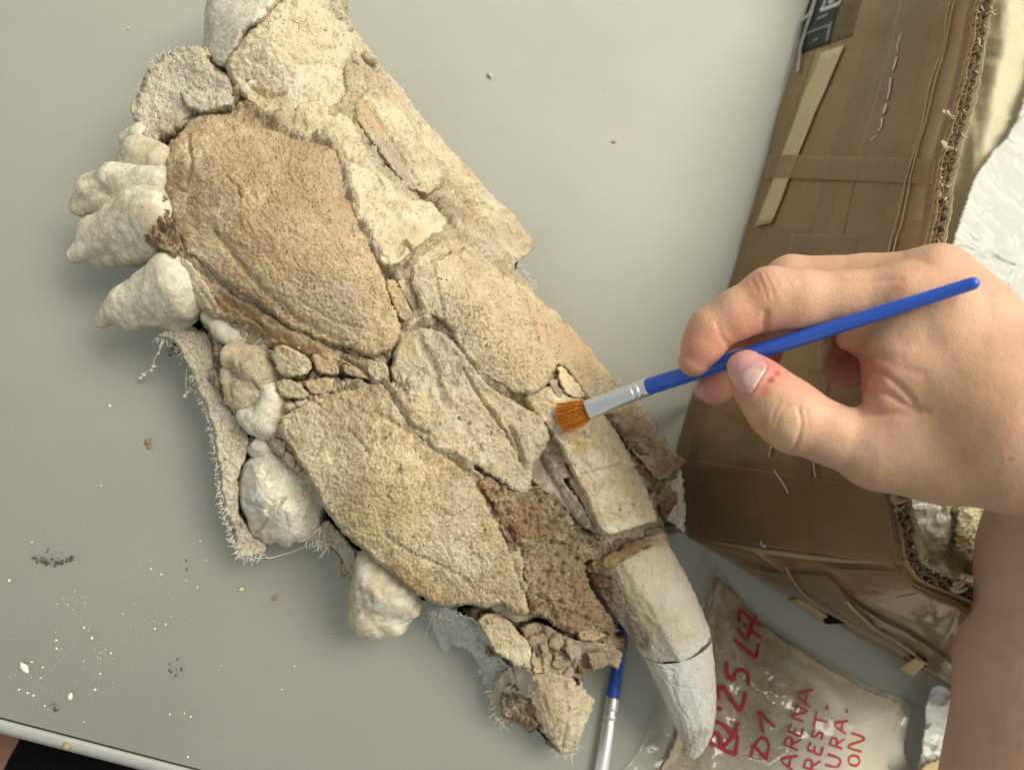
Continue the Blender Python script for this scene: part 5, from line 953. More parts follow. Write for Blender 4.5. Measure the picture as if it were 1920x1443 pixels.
# hand holes as flat patches, inner shade painted near-black; curled paper flap
def w2poly(name, quad, off, mat):
    a, b = np.meshgrid(np.linspace(0, 1, 8), np.linspace(0, 1, 8), indexing='ij'); q = np.asarray(quad, float)
    ST = q[0] * ((1 - a) * (1 - b))[..., None] + q[1] * (a * (1 - b))[..., None] + q[2] * (a * b)[..., None] + q[3] * ((1 - a) * b)[..., None]
    v, f = solid_sheet(wall2(ST[..., 0], ST[..., 1], np.full(a.shape, off)), wall2(ST[..., 0], ST[..., 1], np.full(a.shape, off - .0012)), 8, 8); return mesh_obj(name, v, f[:, ::-1], mat, box)
def px2st2(u, v):
    best = None
    for t in np.linspace(-.05, 1, 106):
        s = np.linspace(0, 1, 300); uu, vv, _ = project(wall2(s, np.full(300, t), np.zeros(300))); d = np.hypot(uu - u, vv - v); i = d.argmin()
        if best is None or d[i] < best[0]: best = (d[i], s[i], t)
    return best[1:]
w2poly('painted_hand_hole', [px2st2(1545, 1160), px2st2(1590, 1158), px2st2(1566, 1138), px2st2(1556, 1140)], .0032, plain_mat('hole_shade_paint', (22, 18, 12), .9, .05))
w2poly('cardboard_flap', [px2st2(1690, 1232), px2st2(1712, 1250), px2st2(1740, 1222), px2st2(1722, 1212)], .0060, plain_mat('pale_kraft', (196, 176, 132), .85, .1))
w2poly('cardboard_flap', [px2st2(1480, 1110), px2st2(1540, 1150), px2st2(1556, 1142), px2st2(1500, 1108)], .0040, plain_mat('pale_kraft_strip', (176, 154, 112), .85, .1))
w2poly('painted_hand_hole', [px2st2(1716, 1245), px2st2(1742, 1236), px2st2(1740, 1224), px2st2(1734, 1222)], .0035, bpy.data.materials['hole_shade_paint'])
# torn corrugated rim: two liners and two layers of fluting
rim = np.concatenate([WR[::-1], X2[1:]]); seglen = np.r_[0, np.cumsum(np.linalg.norm(np.diff(rim, axis=0), axis=1))]
nR = 900; tt = np.linspace(0, seglen[-1], nR); RP = np.stack([np.interp(tt, seglen, rim[:, i]) for i in range(3)], -1)
kk_ = np.ones(25) / 25
for i in range(2): RP[:, i] = np.convolve(np.pad(RP[:, i], 12, mode='edge'), kk_, 'valid')
tgR = np.gradient(RP, axis=0); tgR /= np.linalg.norm(tgR, axis=1)[:, None]; nIn = np.stack([-tgR[:, 1], tgR[:, 0], 0 * tgR[:, 0]], -1)   # toward the inside of the box
nIn *= np.sign((nIn[100] * (P(1900, 300, BZ) - RP[100])).sum())
M_liner = plain_mat('torn_liner', (170, 154, 122), .9, .1, nscale=600, namt=.15); M_flute = plain_mat('fluting_paper', (128, 110, 84), .9, .1, nscale=600, namt=.2)
def ribbon(name, off, ztop, depth, mat, th=.0004):
    p = RP + nIn * off[:, None]; tp = p.copy(); tp[:, 2] = ztop; bt = p.copy(); bt[:, 2] = ztop - depth
    a = np.stack([tp, bt], 1); b = a + nIn[:, None] * th
    v, f = solid_sheet(a, b, nR, 2); return mesh_obj(name, v, f, mat, box)
W_ = .0062
jag = lambda sd_, amp, sc_: amp * fbm(tt * sc_, 0 * tt, sd_, 5, .7)
ribbon('outer_liner', 0 * tt + .0005, BZ - .0005 + jag(1, .0022, 160), .011, M_kraftd)
ribbon('middle_liner', W_ * .55 + jag(2, .0010, 120), BZ - .0016 + jag(3, .0022, 200), .008, M_flute)
ribbon('inner_liner', W_ + jag(4, .0006, 60), BZ + .0006 + jag(5, .0026, 130), .03, M_liner)
ph = tt / .0062 * 2 * math.pi + 3 * fbm(tt * 30, 0 * tt, 9, 2)
ribbon('fluting', W_ * .28 + W_ * .25 * np.sin(ph) + jag(6, .0005, 300), BZ - .001 + jag(7, .002, 220), .007, M_flute, .0003)
ribbon('fluting', W_ * .78 + W_ * .22 * np.sin(ph * 1.27) + jag(8, .0005, 300), BZ - .001 + jag(10, .002, 220), .007, M_flute, .0003)
mb = MB()
for k in range(70):
    i = int(rg.integers(10, nR - 10)); p0 = RP[i] + nIn[i] * rg.uniform(-.0006, W_); p0[2] = BZ + rg.uniform(-.001, .0015); a_ = rg.uniform(0, 6.28); L_r = rg.uniform(.0012, .0042)
    pts = [p0 + np.array([math.cos(a_ + j * .3), math.sin(a_ + j * .3), rg.uniform(-.2, .5)]) * L_r * j / 4 for j in range(5)]; mb.tube(pts, np.linspace(.0007, .0002, 5), 5, flat=.3)
for u_, v_, an in [(1776, 270, 3.4), (1782, 215, 3.6), (1672, 930, 2.0), (1792, 1090, 1.4)]:
    for j in range(3):
        p0 = P(u_ + rg.normal(0, 5), v_ + rg.normal(0, 5), BZ + .001); a_ = -an + rg.normal(0, .5); pts = [p0 + np.array([math.cos(a_ + q * .35), math.sin(a_ + q * .35), .15 * q]) * .0008 * q for q in range(6)]; mb.tube(pts, np.linspace(.0014, .0004, 6), 5, flat=.25)
mb.build('torn_paper', M_liner, box, kind='stuff')
# far and inner walls, out of the picture but real
far = P(2600, 250, BZ)[:2]; cA_ = WB[-1][:2]; cB_ = W2[-1][:2]
inn = lambda p, q, nm: mesh_obj(nm, *solid_sheet(*[np.array([[[*p, 0.001], [*p, BZ]], [[*q, .001], [*q, BZ]]]) + np.array([o_, o_, 0]) for o_ in (0., .003)], 2, 2), M_kraft, box, smooth=False)
far = cA_ + (cB_ - W2[0][:2]) * 1.0
inn(cA_, far, 'end_panel'); inn(far, cB_, 'side_panel')
# ---------------------------------------------------------------- what lies in the box
def film_mat(name, col, alpha=1., rough=.18, spec=.7, trans=.0, bs=.6, sss=.0):
    m, nt, N, L, b = newmat(name); co = objc(nt)
    c = ramp(nt, nz(nt, co, 45, 4, .6), [(.3, tuple(x * .9 for x in s2l(col))), (.7, s2l(col))]); L.new(c, b.inputs['Base Color'])
    b.inputs['Roughness'].default_value = rough; b.inputs['Specular IOR Level'].default_value = spec; b.inputs['Alpha'].default_value = alpha
    b.inputs['Subsurface Weight'].default_value = sss; b.inputs['Subsurface Radius'].default_value = (.006, .006, .005); b.inputs['Subsurface Scale'].default_value = 1.
    bump(nt, b, nz(nt, co, 160, 5, .6), bs, .0015); return m
def relief(name, poly, zf, det, mat, parent, sp=4., th=1.2, rag=(3, 20), seed=3): return thin(name, poly, zf, mat, parent, sp, det, rag, seed, th)
lining = thing('paper_lining', 'crumpled cream paper wrapping along the inside of the box', 'packing paper', P(1840, 300, .09))
LP = [(1842, -60), (1832, 60), (1812, 180), (1788, 290), (1768, 380), (1756, 450), (1742, 540), (1740, 640), (1760, 760), (1700, 860), (1686, 930), (1700, 1010), (1745, 1080), (1800, 1104), (1990, 1180), (2120, 1100), (2120, -60)]
zl = lambda u, v: 96 + 10 * sstep(0, 60, sdist(u, v, np.array(LP, float)))
relief('paper_sheet', LP, zl, lambda u, v: 2.0 * ridged(u / 110, v / 110, 501, 3) + .6 * fbm(u / 34, v / 34, 502, 3), film_mat('cream_paper', (200, 190, 156), 1., .6, .3, bs=.25, sss=.2), lining, 4)
wrap = thing('bubble_wrap', 'crumpled glossy clear plastic wrap over the cream paper in the box', 'plastic wrap', P(1880, 450, .11))
BW = [(2050, -60), (1960, 60), (1935, 150), (1900, 240), (1850, 300), (1822, 350), (1800, 420), (1782, 480), (1790, 560), (1830, 640), (1880, 720), (2100, 800), (2100, 300)]
def d_wrap(u, v):
    c, s_ = math.cos(.6), math.sin(.6); a = u * c + v * s_ + 45 * fbm(u / 120, v / 120, 515, 3); b = -u * s_ + v * c + 45 * fbm(u / 120, v / 120, 516, 3)
    return 1.9 * ridged(a / 150, b / 90, 511, 3) ** 2 + .9 * ridged(a / 48, b / 30, 512, 3) ** 2 + .25 * ridged(b / 16, a / 12, 513, 2)
M_wrap = film_mat('clear_wrap', (204, 205, 190), .8, .34, .4, bs=.18, sss=.2)
relief('plastic_sheet', BW, lambda u, v: 111 + 0 * u, d_wrap, M_wrap, wrap, 3.0)
clump = thing('fibre_block', 'rough yellowish fibrous block inside the box behind the wrist', 'padding block', P(1830, 1010, .10))
slab('fibre_body', [(1798, 948), (1815, 940), (1845, 952), (1870, 960), (1866, 1000), (1846, 1050), (1838, 1078), (1818, 1066), (1800, 1050), (1786, 1035), (1782, 1005), (1790, 970)], bone_mat('fibre', (204, 190, 132), (226, 216, 168), (240, 234, 204), big=120, mid=600, speck=.2, dirt=(180, 160, 96)), clump, zabs=lambda u, v: 112 + 0 * u, sp=2.4, edge=(16, 7), rag=(6, 8), detail=lambda u, v, s: 1.8 * fbm(u / 9, v / 9, 521, 4) + 1.5 * grains(u, v, 8, 522), bottom=80, seed=9)
plb = thing('plastic_bag', 'smooth milky plastic bag in the box corner below the hand', 'bag', P(1740, 1000, .11))
relief('bag_sheet', [(1692, 930), (1740, 925), (1800, 935), (1815, 960), (1790, 1000), (1770, 1040), (1785, 1080), (1770, 1090), (1735, 1060), (1705, 1010)], lambda u, v: 108 + 0 * u, lambda u, v: 3. * ridged(u / 50, v / 50, 531, 3) + 1.5 * fbm(u / 25, v / 25, 532, 2), film_mat('milky_film', (196, 192, 168), .85, .25, .6, bs=.25), plb, 3)
# ---------------------------------------------------------------- sample bag with red handwriting
bag = thing('sample_bag', 'clear plastic bag of sandy sediment with red handwriting beside the box', 'bag', P(1450, 1350, 0))
BAGO = [(1318, 1046), (1350, 1068), (1400, 1130), (1470, 1190), (1560, 1246), (1640, 1290), (1704, 1316), (1706, 1345), (1694, 1400), (1680, 1520), (1175, 1520), (1205, 1390), (1245, 1290), (1292, 1150)]
SANDO = [(1346, 1088), (1400, 1142), (1470, 1200), (1560, 1256), (1640, 1298), (1688, 1318), (1680, 1360), (1660, 1420), (1648, 1520), (1236, 1520), (1262, 1400), (1290, 1300), (1325, 1180)]
pls = catmull(SANDO, 4)
def sandz(u, v): d = sdist(u, v, pls); return 1.0 + 11 * sstep(-6, 110, d) ** .6 + .9 * fbm(u / 60, v / 60, 601, 3)
M_sand = bone_mat('bagged_sand', (218, 190, 144), (232, 206, 162), (244, 222, 184), big=60, mid=500, fine=2400, speck=.5, dirt=(110, 94, 72), dirtamt=.3, whiteamt=.25, bstr=.6)
slab('sediment', SANDO, M_sand, bag, zabs=lambda u, v: sandz(u, v) - .8, sp=3.2, edge=(20, 3), rag=(4, 16), detail=lambda u, v, s: .35 * grains(u, v, 7, 602), bottom=.4, inset=0, seed=4)
def filmz(u, v): return np.maximum(sandz(u, v) + .5, 1.4) + 1.6 * ridged(u / 90 + v / 200, v / 120, 603, 3) ** 2 * sstep(1350, 1480, u) + .8 * fbm(u / 40, v / 40, 604, 3)
m, nt, N, L, b = newmat('bag_film'); co = objc(nt); N.remove(b)
trb = N.new('ShaderNodeBsdfTransparent'); trb.inputs['Color'].default_value = (.97, .97, .96, 1); dfb = N.new('ShaderNodeBsdfDiffuse'); dfb.inputs['Color'].default_value = (*s2l(222, 218, 200), 1)
glb = N.new('ShaderNodeBsdfGlossy'); glb.inputs['Roughness'].default_value = .11
at = N.new('ShaderNodeAttribute'); at.attribute_name = 'tint'
milk_glint = mth(nt, 'ADD', mth(nt, 'MULTIPLY', at.outputs['Alpha'], .75), mth(nt, 'MULTIPLY', mth(nt, 'SUBTRACT', nz(nt, co, 35, 4, .6), .52), .25), True)
m1 = N.new('ShaderNodeMixShader'); L.new(milk_glint, m1.inputs[0]); L.new(trb.outputs[0], m1.inputs[1]); L.new(dfb.outputs[0], m1.inputs[2])
bp = N.new('ShaderNodeBump'); bp.inputs['Strength'].default_value = .35; bp.inputs['Distance'].default_value = .002; L.new(nz(nt, co, 60, 4), bp.inputs['Height']); L.new(bp.outputs[0], glb.inputs['Normal']); frs = sheen(nt, bp)
m2 = N.new('ShaderNodeMixShader'); L.new(mth(nt, 'MULTIPLY', frs, .6), m2.inputs[0]); L.new(m1.outputs[0], m2.inputs[1]); L.new(glb.outputs[0], m2.inputs[2]); L.new(m2.outputs[0], N['Material Output'].inputs['Surface'])
M_bag = m
film = thin('film', BAGO, filmz, M_bag, bag, 4, None, (2, 30), 6, .06)
me = film.data; n_ = len(me.vertices); cc = np.zeros(n_ * 3, np.float32); me.vertices.foreach_get('co', cc); wv = cc.reshape(-1, 3) + origin(bag); uu, vv, _ = project(wv)
A = .5 * sstep(-10, 170, (uu - 1440) * .45 + (vv - 1290) * .75) + .15 * sstep(20, -40, sdist(uu, vv, pls)) + .35 * np.exp(-(polydist(uu, vv, [(1480, 1245), (1530, 1275), (1570, 1320)]) / 12) ** 2) + .3 * np.exp(-(polydist(uu, vv, [(1352, 1075), (1330, 1140), (1318, 1200)]) / 9) ** 2)  # film haze, plus whitish streaks along folds painted as glints
at_ = me.attributes.new('tint', 'FLOAT_COLOR', 'POINT'); tn = np.zeros((n_, 4), np.float32); tn[:, 3] = np.clip(A, 0, 1); at_.data.foreach_set('color', tn.ravel())
M_red = plain_mat('red_marker', (168, 22, 34), .5, .4, nscale=300, namt=.2)
ink = []
Z = lambda x, y: (1160 + x / 3.556, 1040 + y / 3.556)
big = [[(768, 566), (800, 588), (915, 686)], [(915, 686), (935, 592)], [(796, 490), (856, 560), (896, 440)], [(838, 468), (956, 555)], [(806, 446), (814, 374), (905, 440), (960, 478)], [(872, 520), (915, 402)],
       [(720, 712), (730, 800), (768, 832), (778, 784), (822, 764), (866, 800), (862, 868)], [(672, 962), (664, 906), (692, 876), (724, 910), (764, 975), (815, 1034), (850, 915)], [(658, 1020), (690, 1025)],
       [(640, 1108), (700, 1132), (772, 1204)], [(772, 1204), (800, 1112)], [(598, 1244), (690, 1290), (780, 1330)], [(600, 1240), (640, 1186), (674, 1206), (690, 1286), (740, 1232), (792, 1206), (780, 1330)]]
mid = [[(936, 1040), (985, 1090), (1040, 1142)], [(936, 1040), (950, 1110), (966, 1186)], [(884, 1346), (905, 1276), (985, 1362)], [(905, 1276), (940, 1226), (980, 1224), (1002, 1270), (985, 1362)]]
font = {'A': [[(0, 0), (.5, 1), (1, 0)], [(.2, .4), (.85, .4)]], 'R': [[(0, 0), (.1, 1)], [(.1, 1), (.7, .95), (.75, .6), (.1, .5)], [(.3, .5), (.95, 0)]], 'E': [[(.8, .95), (.15, 1), (.05, .5), (0, 0), (.75, 0)], [(.05, .52), (.6, .55)]],
        'N': [[(0, 0), (.1, 1), (.8, 0), (.95, 1)]], 'S': [[(.8, .95), (.3, 1), (.15, .7), (.7, .4), (.65, .05), (0, .05)]], 'T': [[(0, 1), (1, .95)], [(.5, 1), (.45, 0)]], 'U': [[(0, 1), (.05, .2), (.45, 0), (.8, .2), (.9, 1)]], 'O': [[(.5, 1), (.1, .8), (.05, .25), (.5, 0), (.9, .3), (.85, .8), (.5, 1)]], '-': [[(.1, .5), (.7, .5)]], 'C': [[(.9, .85), (.4, 1), (.05, .5), (.4, 0), (.9, .1)]], 'I': [[(.4, 0), (.4, 1)]], 'B': [[(0, 0), (0, 1), (.7, .9), (.6, .55), (0, .5), (.8, .4), (.75, .05), (0, 0)]]}
small = []
for ch, x, y, rd, hgt, wd in [('A', 1168, 1440, (.25, -.97), 98, 105), ('R', 1196, 1300, (.3, -.95), 100, 80), ('E', 1215, 1205, (.3, -.95), 88, 72), ('N', 1232, 1110, (.35, -.94), 84, 90), ('A', 1280, 1010, (.15, -.98), 95, 115),
                              ('R', 1330, 1445, (.25, -.97), 100, 80), ('E', 1345, 1330, (.3, -.95), 88, 78), ('S', 1352, 1232, (.3, -.95), 70, 60), ('T', 1385, 1160, (.15, -.98), 84, 110), ('-', 1418, 1042, (.2, -.98), 60, 50),
                              ('U', 1470, 1420, (.25, -.97), 92, 80), ('R', 1492, 1290, (.25, -.97), 88, 70), ('A', 1515, 1190, (.2, -.98), 84, 88), ('-', 1546, 1065, (.25, -.97), 60, 50), ('O', 1600, 1410, (.2, -.98), 76, 74), ('N', 1620, 1310, (.25, -.97), 96, 110), ('A', 1470, 1545, (.2, -.98), 90, 90), ('I', 1590, 1500, (.2, -.98), 80, 60)]:
    rd = np.array(rd) / np.hypot(*rd); up_ = np.array([rd[1], -rd[0]])
    for st in font[ch]: small.append([tuple(np.array([x, y]) + rd * a * wd + up_ * b_ * hgt) for a, b_ in st])
mb = MB()
rg = np.random.default_rng(31)
for grp, r in ((big, .00085), (mid, .0007), (small, .00056)):
    for st in grp:
        q = np.array([Z(*p) for p in st]); q = catmull(q, 8, False) if len(q) > 2 else q[0] + (q[1] - q[0]) * np.linspace(0, 1, 10)[:, None]
        q = q + .5 * np.stack([fbm(np.arange(len(q)) * .3, 0 * q[:, 0], 3, 2), fbm(np.arange(len(q)) * .3, 0 * q[:, 0] + 5, 4, 2)], -1)
        z = filmz(q[:, 0], q[:, 1]) + .25; mb.tube(P(q[:, 0], q[:, 1], z / 1000.), r * (1 + .25 * fbm(np.arange(len(q)) * .4, 0 * q[:, 0], 8, 2)), 8, flat=.18)
mb.build('handwriting', M_red, bag)
wb = thing('white_plastic_bag', 'crumpled white plastic bag at the bottom right partly hidden by the forearm', 'bag', P(1780, 1380, 0))
thin('bag_sheet', [(1748, 1290), (1800, 1306), (1870, 1330), (1900, 1520), (1715, 1520), (1728, 1420)], lambda u, v: 12 + 0 * u, film_mat('white_film', (214, 214, 204), .95, .25, .6, bs=.5), wb, 3, lambda u, v: 5 * ridged(u / 50 + v / 60, v / 40 - u / 90, 611, 4) - 2, (3, 20), 8, .3)
kb = thing('cardboard_scrap', 'small tan cardboard strip under the white plastic bag at the lower frame edge', 'cardboard', P(1770, 1440, 0))
thin('scrap_sheet', [(1730, 1440), (1790, 1418), (1830, 1424), (1800, 1480), (1735, 1490)], lambda u, v: 20 + 0 * u, bpy.data.materials['kraft_cardboard'], kb, 4, None, (2, 20), 8, 2.)

# ---------------------------------------------------------------- brushes
M_blue = plain_mat('blue_lacquer', (38, 92, 200), .32, .5, nscale=120, namt=.08, bstr=.06, bdist=.0003, bscale=300, coat=.25)
_b = M_blue.node_tree.nodes['Principled BSDF']; _nt = M_blue.node_tree; _src = _b.inputs['Base Color'].links[0].from_socket
_w = ramp(_nt, nz(_nt, objc(_nt), 420, 5, .75), [(.66, (0, 0, 0)), (.72, (1, 1, 1))]); _nt.links.new(mixc(_nt, mth(_nt, 'MULTIPLY', _w, .55), _src, s2l(120, 158, 222)), _b.inputs['Base Color'])
M_alu = plain_mat('aluminium', (232, 232, 230), .38, .5, 1.0, nscale=300, namt=.05, bstr=.15, bdist=.0002, bscale=500)
M_bris, nt, N, L, b = newmat('orange_nylon'); co = objc(nt)
L.new(ramp(nt, nz(nt, co, 1900, 2), [(.36, s2l(176, 84, 10)), (.5, s2l(232, 142, 34)), (.66, s2l(250, 182, 84))]), b.inputs['Base Color']); b.inputs['Roughness'].default_value = .45
def brush(name, label, E_, F_, B_, T_, rE, rF, wB, hB, wT, side, nb=700, tipbend=0.):
    """E handle end, F handle meets ferrule, B bristles start, T bristle tips; side = wide direction of the flat ferrule"""
    E_, F_, B_, T_ = (np.asarray(x, float) for x in (E_, F_, B_, T_))
    root = thing(name, label, 'paintbrush', F_)
    t = np.linspace(0, 1, 60); rr = rF * (1 + .06 * np.sin(t * 3.14 * 1.1)) * (1 - t) + rE * t; rr = np.where(t > .985, rr * np.sqrt(np.maximum(1 - ((t - .985) / .0151) ** 2, .02)), rr)
    t2 = np.r_[t[:-6], np.linspace(t[-6], 1, 14)]; rr = np.interp(t2, t, np.r_[rF * (1 - t[:-1]) + rE * t[:-1], rE]); e = t2 > .982; rr[e] = rr[e] * np.sqrt(np.maximum(1 - ((t2[e] - .982) / .0182) ** 2, .015))
    m_ = MB(); m_.tube(F_ + (E_ - F_) * t2[:, None], rr, 20); m_.build('handle', M_blue, root)
    L_ = np.linalg.norm(B_ - F_); ax = (B_ - F_) / L_; side = np.asarray(side, float); side = side - ax * (side @ ax); side /= np.linalg.norm(side); th = np.cross(ax, side)
    n = 70; f = np.linspace(-.06, 1, n); a = np.arange(24) * 2 * math.pi / 24
    fl = sstep(.30, 1, f); w = rF * 1.04 * (1 - fl) + wB * fl; h = rF * 1.04 * (1 - fl) + hB * fl
    cr = -.10 * np.exp(-((f - .10) / .018) ** 2) - .10 * np.exp(-((f - .20) / .018) ** 2) + .04 * np.exp(-((f - .15) / .03) ** 2); w = w * (1 + cr); h = h * (1 + cr)
    v = (F_ + (B_ - F_) * f[:, None])[:, None] + side * (np.cos(a)[None, :, None] * w[:, None, None]) + th * (np.sin(a)[None, :, None] * h[:, None, None])
    m_ = MB(); i = np.arange(n - 1)[:, None] * 24; k = np.arange(24)[None]; q = np.stack([i + k, i + (k + 1) % 24, i + 24 + (k + 1) % 24, i + 24 + k], -1).reshape(-1, 4)
    c0 = n * 24; kk = np.arange(24); vv = np.concatenate([v.reshape(-1, 3), [F_ - ax * L_ * .06], [B_]]); m_.add(vv, q, np.concatenate([np.stack([np.full(24, c0), (kk + 1) % 24, kk], -1), np.stack([np.full(24, c0 + 1), (n - 1) * 24 + kk, (n - 1) * 24 + (kk + 1) % 24], -1)]))
    m_.build('ferrule', M_alu, root)
    r_ = np.random.default_rng(5); m_ = MB()
    for k in range(nb):
        an = r_.uniform(0, 6.28); q = math.sqrt(r_.random()); x = q * math.cos(an); y = q * math.sin(an)
        p0 = B_ - ax * .002 + side * x * wB * .93 + th * y * hB * .85
        ln = 1 - .22 * abs(x) ** 2.5 - .1 * r_.random() + .02 * r_.normal(); x2 = x + r_.normal(0, .10)
        p1 = B_ + (T_ - B_) * ln + side * x2 * wT + th * (y * hB * .9 + r_.normal(0, .0003))
        pm = (p0 + p1) / 2 + side * x * wB * .10
        f_ = np.linspace(0, 1, 6)[:, None]; pts = (1 - f_) ** 2 * p0 + 2 * f_ * (1 - f_) * pm + f_ ** 2 * p1; pts = pts - np.array([0, 0, tipbend]) * f_ ** 3
        m_.tube(pts, np.linspace(.00012, .00007, 6), 3, cap=False)
    o = m_.build('bristles', M_bris, root, kind='stuff'); return root
DB0, DB1 = None, None
HB_ = P(1100, 769, .0925); HF_ = P(1211, 726, .104); HE_ = P(1838, 527, .190)
def bdepth(u):                                       # depth along the camera axis of the held brush where it crosses column u
    d0 = project(HF_)[2]; d1 = project(HE_)[2]; return 1 / (1 / d0 + (1 / d1 - 1 / d0) * (np.asarray(u, float) - 1211) / (1838 - 1211.))
sdv = P(1107, 786, .0925) - P(1093, 752, .0925)
brush('paintbrush', 'blue handled flat paintbrush with orange bristles held in the hand against the tooth root', HE_, HF_, HB_, P(1046, 787, .0835), 12.5 * bdepth(1838) / FPX, 16.5 * bdepth(1211) / FPX, 18.5 * project(HB_)[2] / FPX, .0021, 31 * project(HB_)[2] / FPX, sdv, 430, .0012)
brush('paintbrush', 'blue handled paintbrush lying on the table beneath the fossil, ferrule toward the lower frame edge', P(1227.5, 786, .0042), P(1148, 1316, .0042), P(1121, 1490, .0042), P(1114, 1540, .003), .0016, .0031, .0036, .0018, .005, P(1140, 1400, .004) - P(1120, 1397, .004), 200)

# ---------------------------------------------------------------- the person: hand and forearm as one continuous body
D0 = .25; KS = FPX / D0
def loc3(p): q = (np.asarray(p) - CAMP) @ ROT; return np.stack([q[..., 0], -q[..., 1], q[..., 2]], -1) * KS
def wld(l): q = np.asarray(l) / KS; q = np.stack([q[..., 0], -q[..., 1], q[..., 2]], -1); return q @ ROT.T + CAMP
def nd(u, v, off, r, dep=None):
    d = (bdepth(u) if dep is None else dep) - off / 1000.; return (*loc3(PD(np.float64(u), np.float64(v), d)), r * d / D0)
thumb = [nd(1400, 694, 9, 36), nd(1424, 722, 8.5, 49), nd(1462, 762, 7, 60), nd(1490, 785, 5.5, 62), nd(1560, 815, 2, 55), nd(1640, 846, -3, 64), nd(1760, 850, -9, 92)]
index = [nd(1302, 676, 8.5, 30), nd(1319, 645, 8, 38), nd(1334, 618, 7, 42), nd(1382, 589, 4, 46), nd(1446, 560, -1, 58), nd(1500, 562, -4, 56), nd(1590, 562, -9.5, 53), nd(1700, 562, -14, 66), nd(1770, 590, -16, 84)]
middle = [nd(1340, 724, -9, 35), nd(1362, 700, -11, 40), nd(1392, 655, -15, 43), nd(1430, 590, -19, 46), nd(1484, 530, -20, 50), nd(1620, 530, -22, 52), nd(1752, 535, -20, 71), nd(1820, 600, -20, 84)]
ring = [nd(1408, 738, -24, 28), nd(1420, 690, -30, 33), nd(1442, 620, -36, 38), nd(1490, 575, -40, 42), nd(1640, 570, -40, 48), nd(1790, 580, -34, 64)]
pinky = [nd(1650, 684, -30, 32), nd(1588, 682, -40, 42), nd(1586, 640, -50, 46), nd(1680, 600, -50, 48), nd(1810, 620, -42, 60)]
palm = [(nd(1590, 636, -12, 20), nd(1700, 660, -10, 56)), (nd(1700, 565, -14, 66), nd(1880, 760, -10, 95)), (nd(1752, 540, -21, 72), nd(1900, 700, -16, 86)), (nd(1800, 580, -34, 62), nd(1940, 760, -24, 90)), (nd(1690, 622, -11, 52), nd(1700, 800, -6, 80)), (nd(1700, 700, -8, 66), nd(1880, 800, -7, 112)), (nd(1660, 846, -4, 68), nd(1860, 856, -8, 98)), (nd(1810, 620, -42, 60), nd(1930, 780, -30, 84))]
arm = [(nd(1880, 790, -9, 120), nd(2010, 870, -12, 120)), (nd(1900, 720, -14, 78), nd(2060, 860, -16, 110)), (nd(1990, 900, 0, 118, .252), nd(1992, 1050, 0, 130, .264)), (nd(1992, 1050, 0, 130, .264), nd(1972, 1260, 0, 150, .276)), (nd(1972, 1260, 0, 150, .276), nd(1935, 1620, 0, 175, .285))]
def chain(X, Y, Zc, c, k):
    d = None
    for a, b_ in zip(c[:-1], c[1:]):
        e = cone_sd(X, Y, Zc, a[:3], b_[:3], a[3], b_[3]); d = e if d is None else smin(d, e, k)
    return d
def handsdf(X, Y, Zc):
    p = None
    for a, b_ in palm:
        e = cone_sd(X, Y, Zc, a[:3], b_[:3], a[3], b_[3]); p = e if p is None else smin(p, e, 34)
    f = chain(X, Y, Zc, index, 14)
    for c, k in ((middle, 5), (ring, 4), (pinky, 4)): f = smin(f, chain(X, Y, Zc, c, 14), k)
    d = smin(p, f, 26)
    th_ = chain(X, Y, Zc, thumb, 18); d2 = smin(p, th_, 30); d = smin(d, d2, 3)
    for a, b_ in arm:
        d = smin(d, cone_sd(X, Y, Zc, a[:3], b_[:3], a[3], b_[3]), 52)
    return d
alln = np.array(thumb + index + middle + ring + pinky + [x for ab in palm + arm for x in ab])
lo = (alln[:, :3] - alln[:, 3:4]).min(0) - 8; hi = (alln[:, :3] + alln[:, 3:4]).max(0) + 8
lo[0] = max(lo[0], 1250 - CXP - 60); hi[0] = min(hi[0], 2080 - CXP); hi[1] = min(hi[1], 1640 - CYP)
vs, Fh = surfnets(handsdf, lo, hi, 3.7)
def sgrad(p, h=1.5):
    g = np.stack([handsdf(*(p + h * np.eye(3)[i]).T) - handsdf(*(p - h * np.eye(3)[i]).T) for i in range(3)], -1); return g / (np.linalg.norm(g, axis=1)[:, None] + 1e-9)
nrm = sgrad(vs); vs = vs - nrm * np.clip(handsdf(*vs.T), -3, 3)[:, None]
w3 = wld(vs); hu, hv, hd = project(w3)
facing = sstep(-.1, .4, nrm[:, 2])
disp = np.zeros(len(vs))
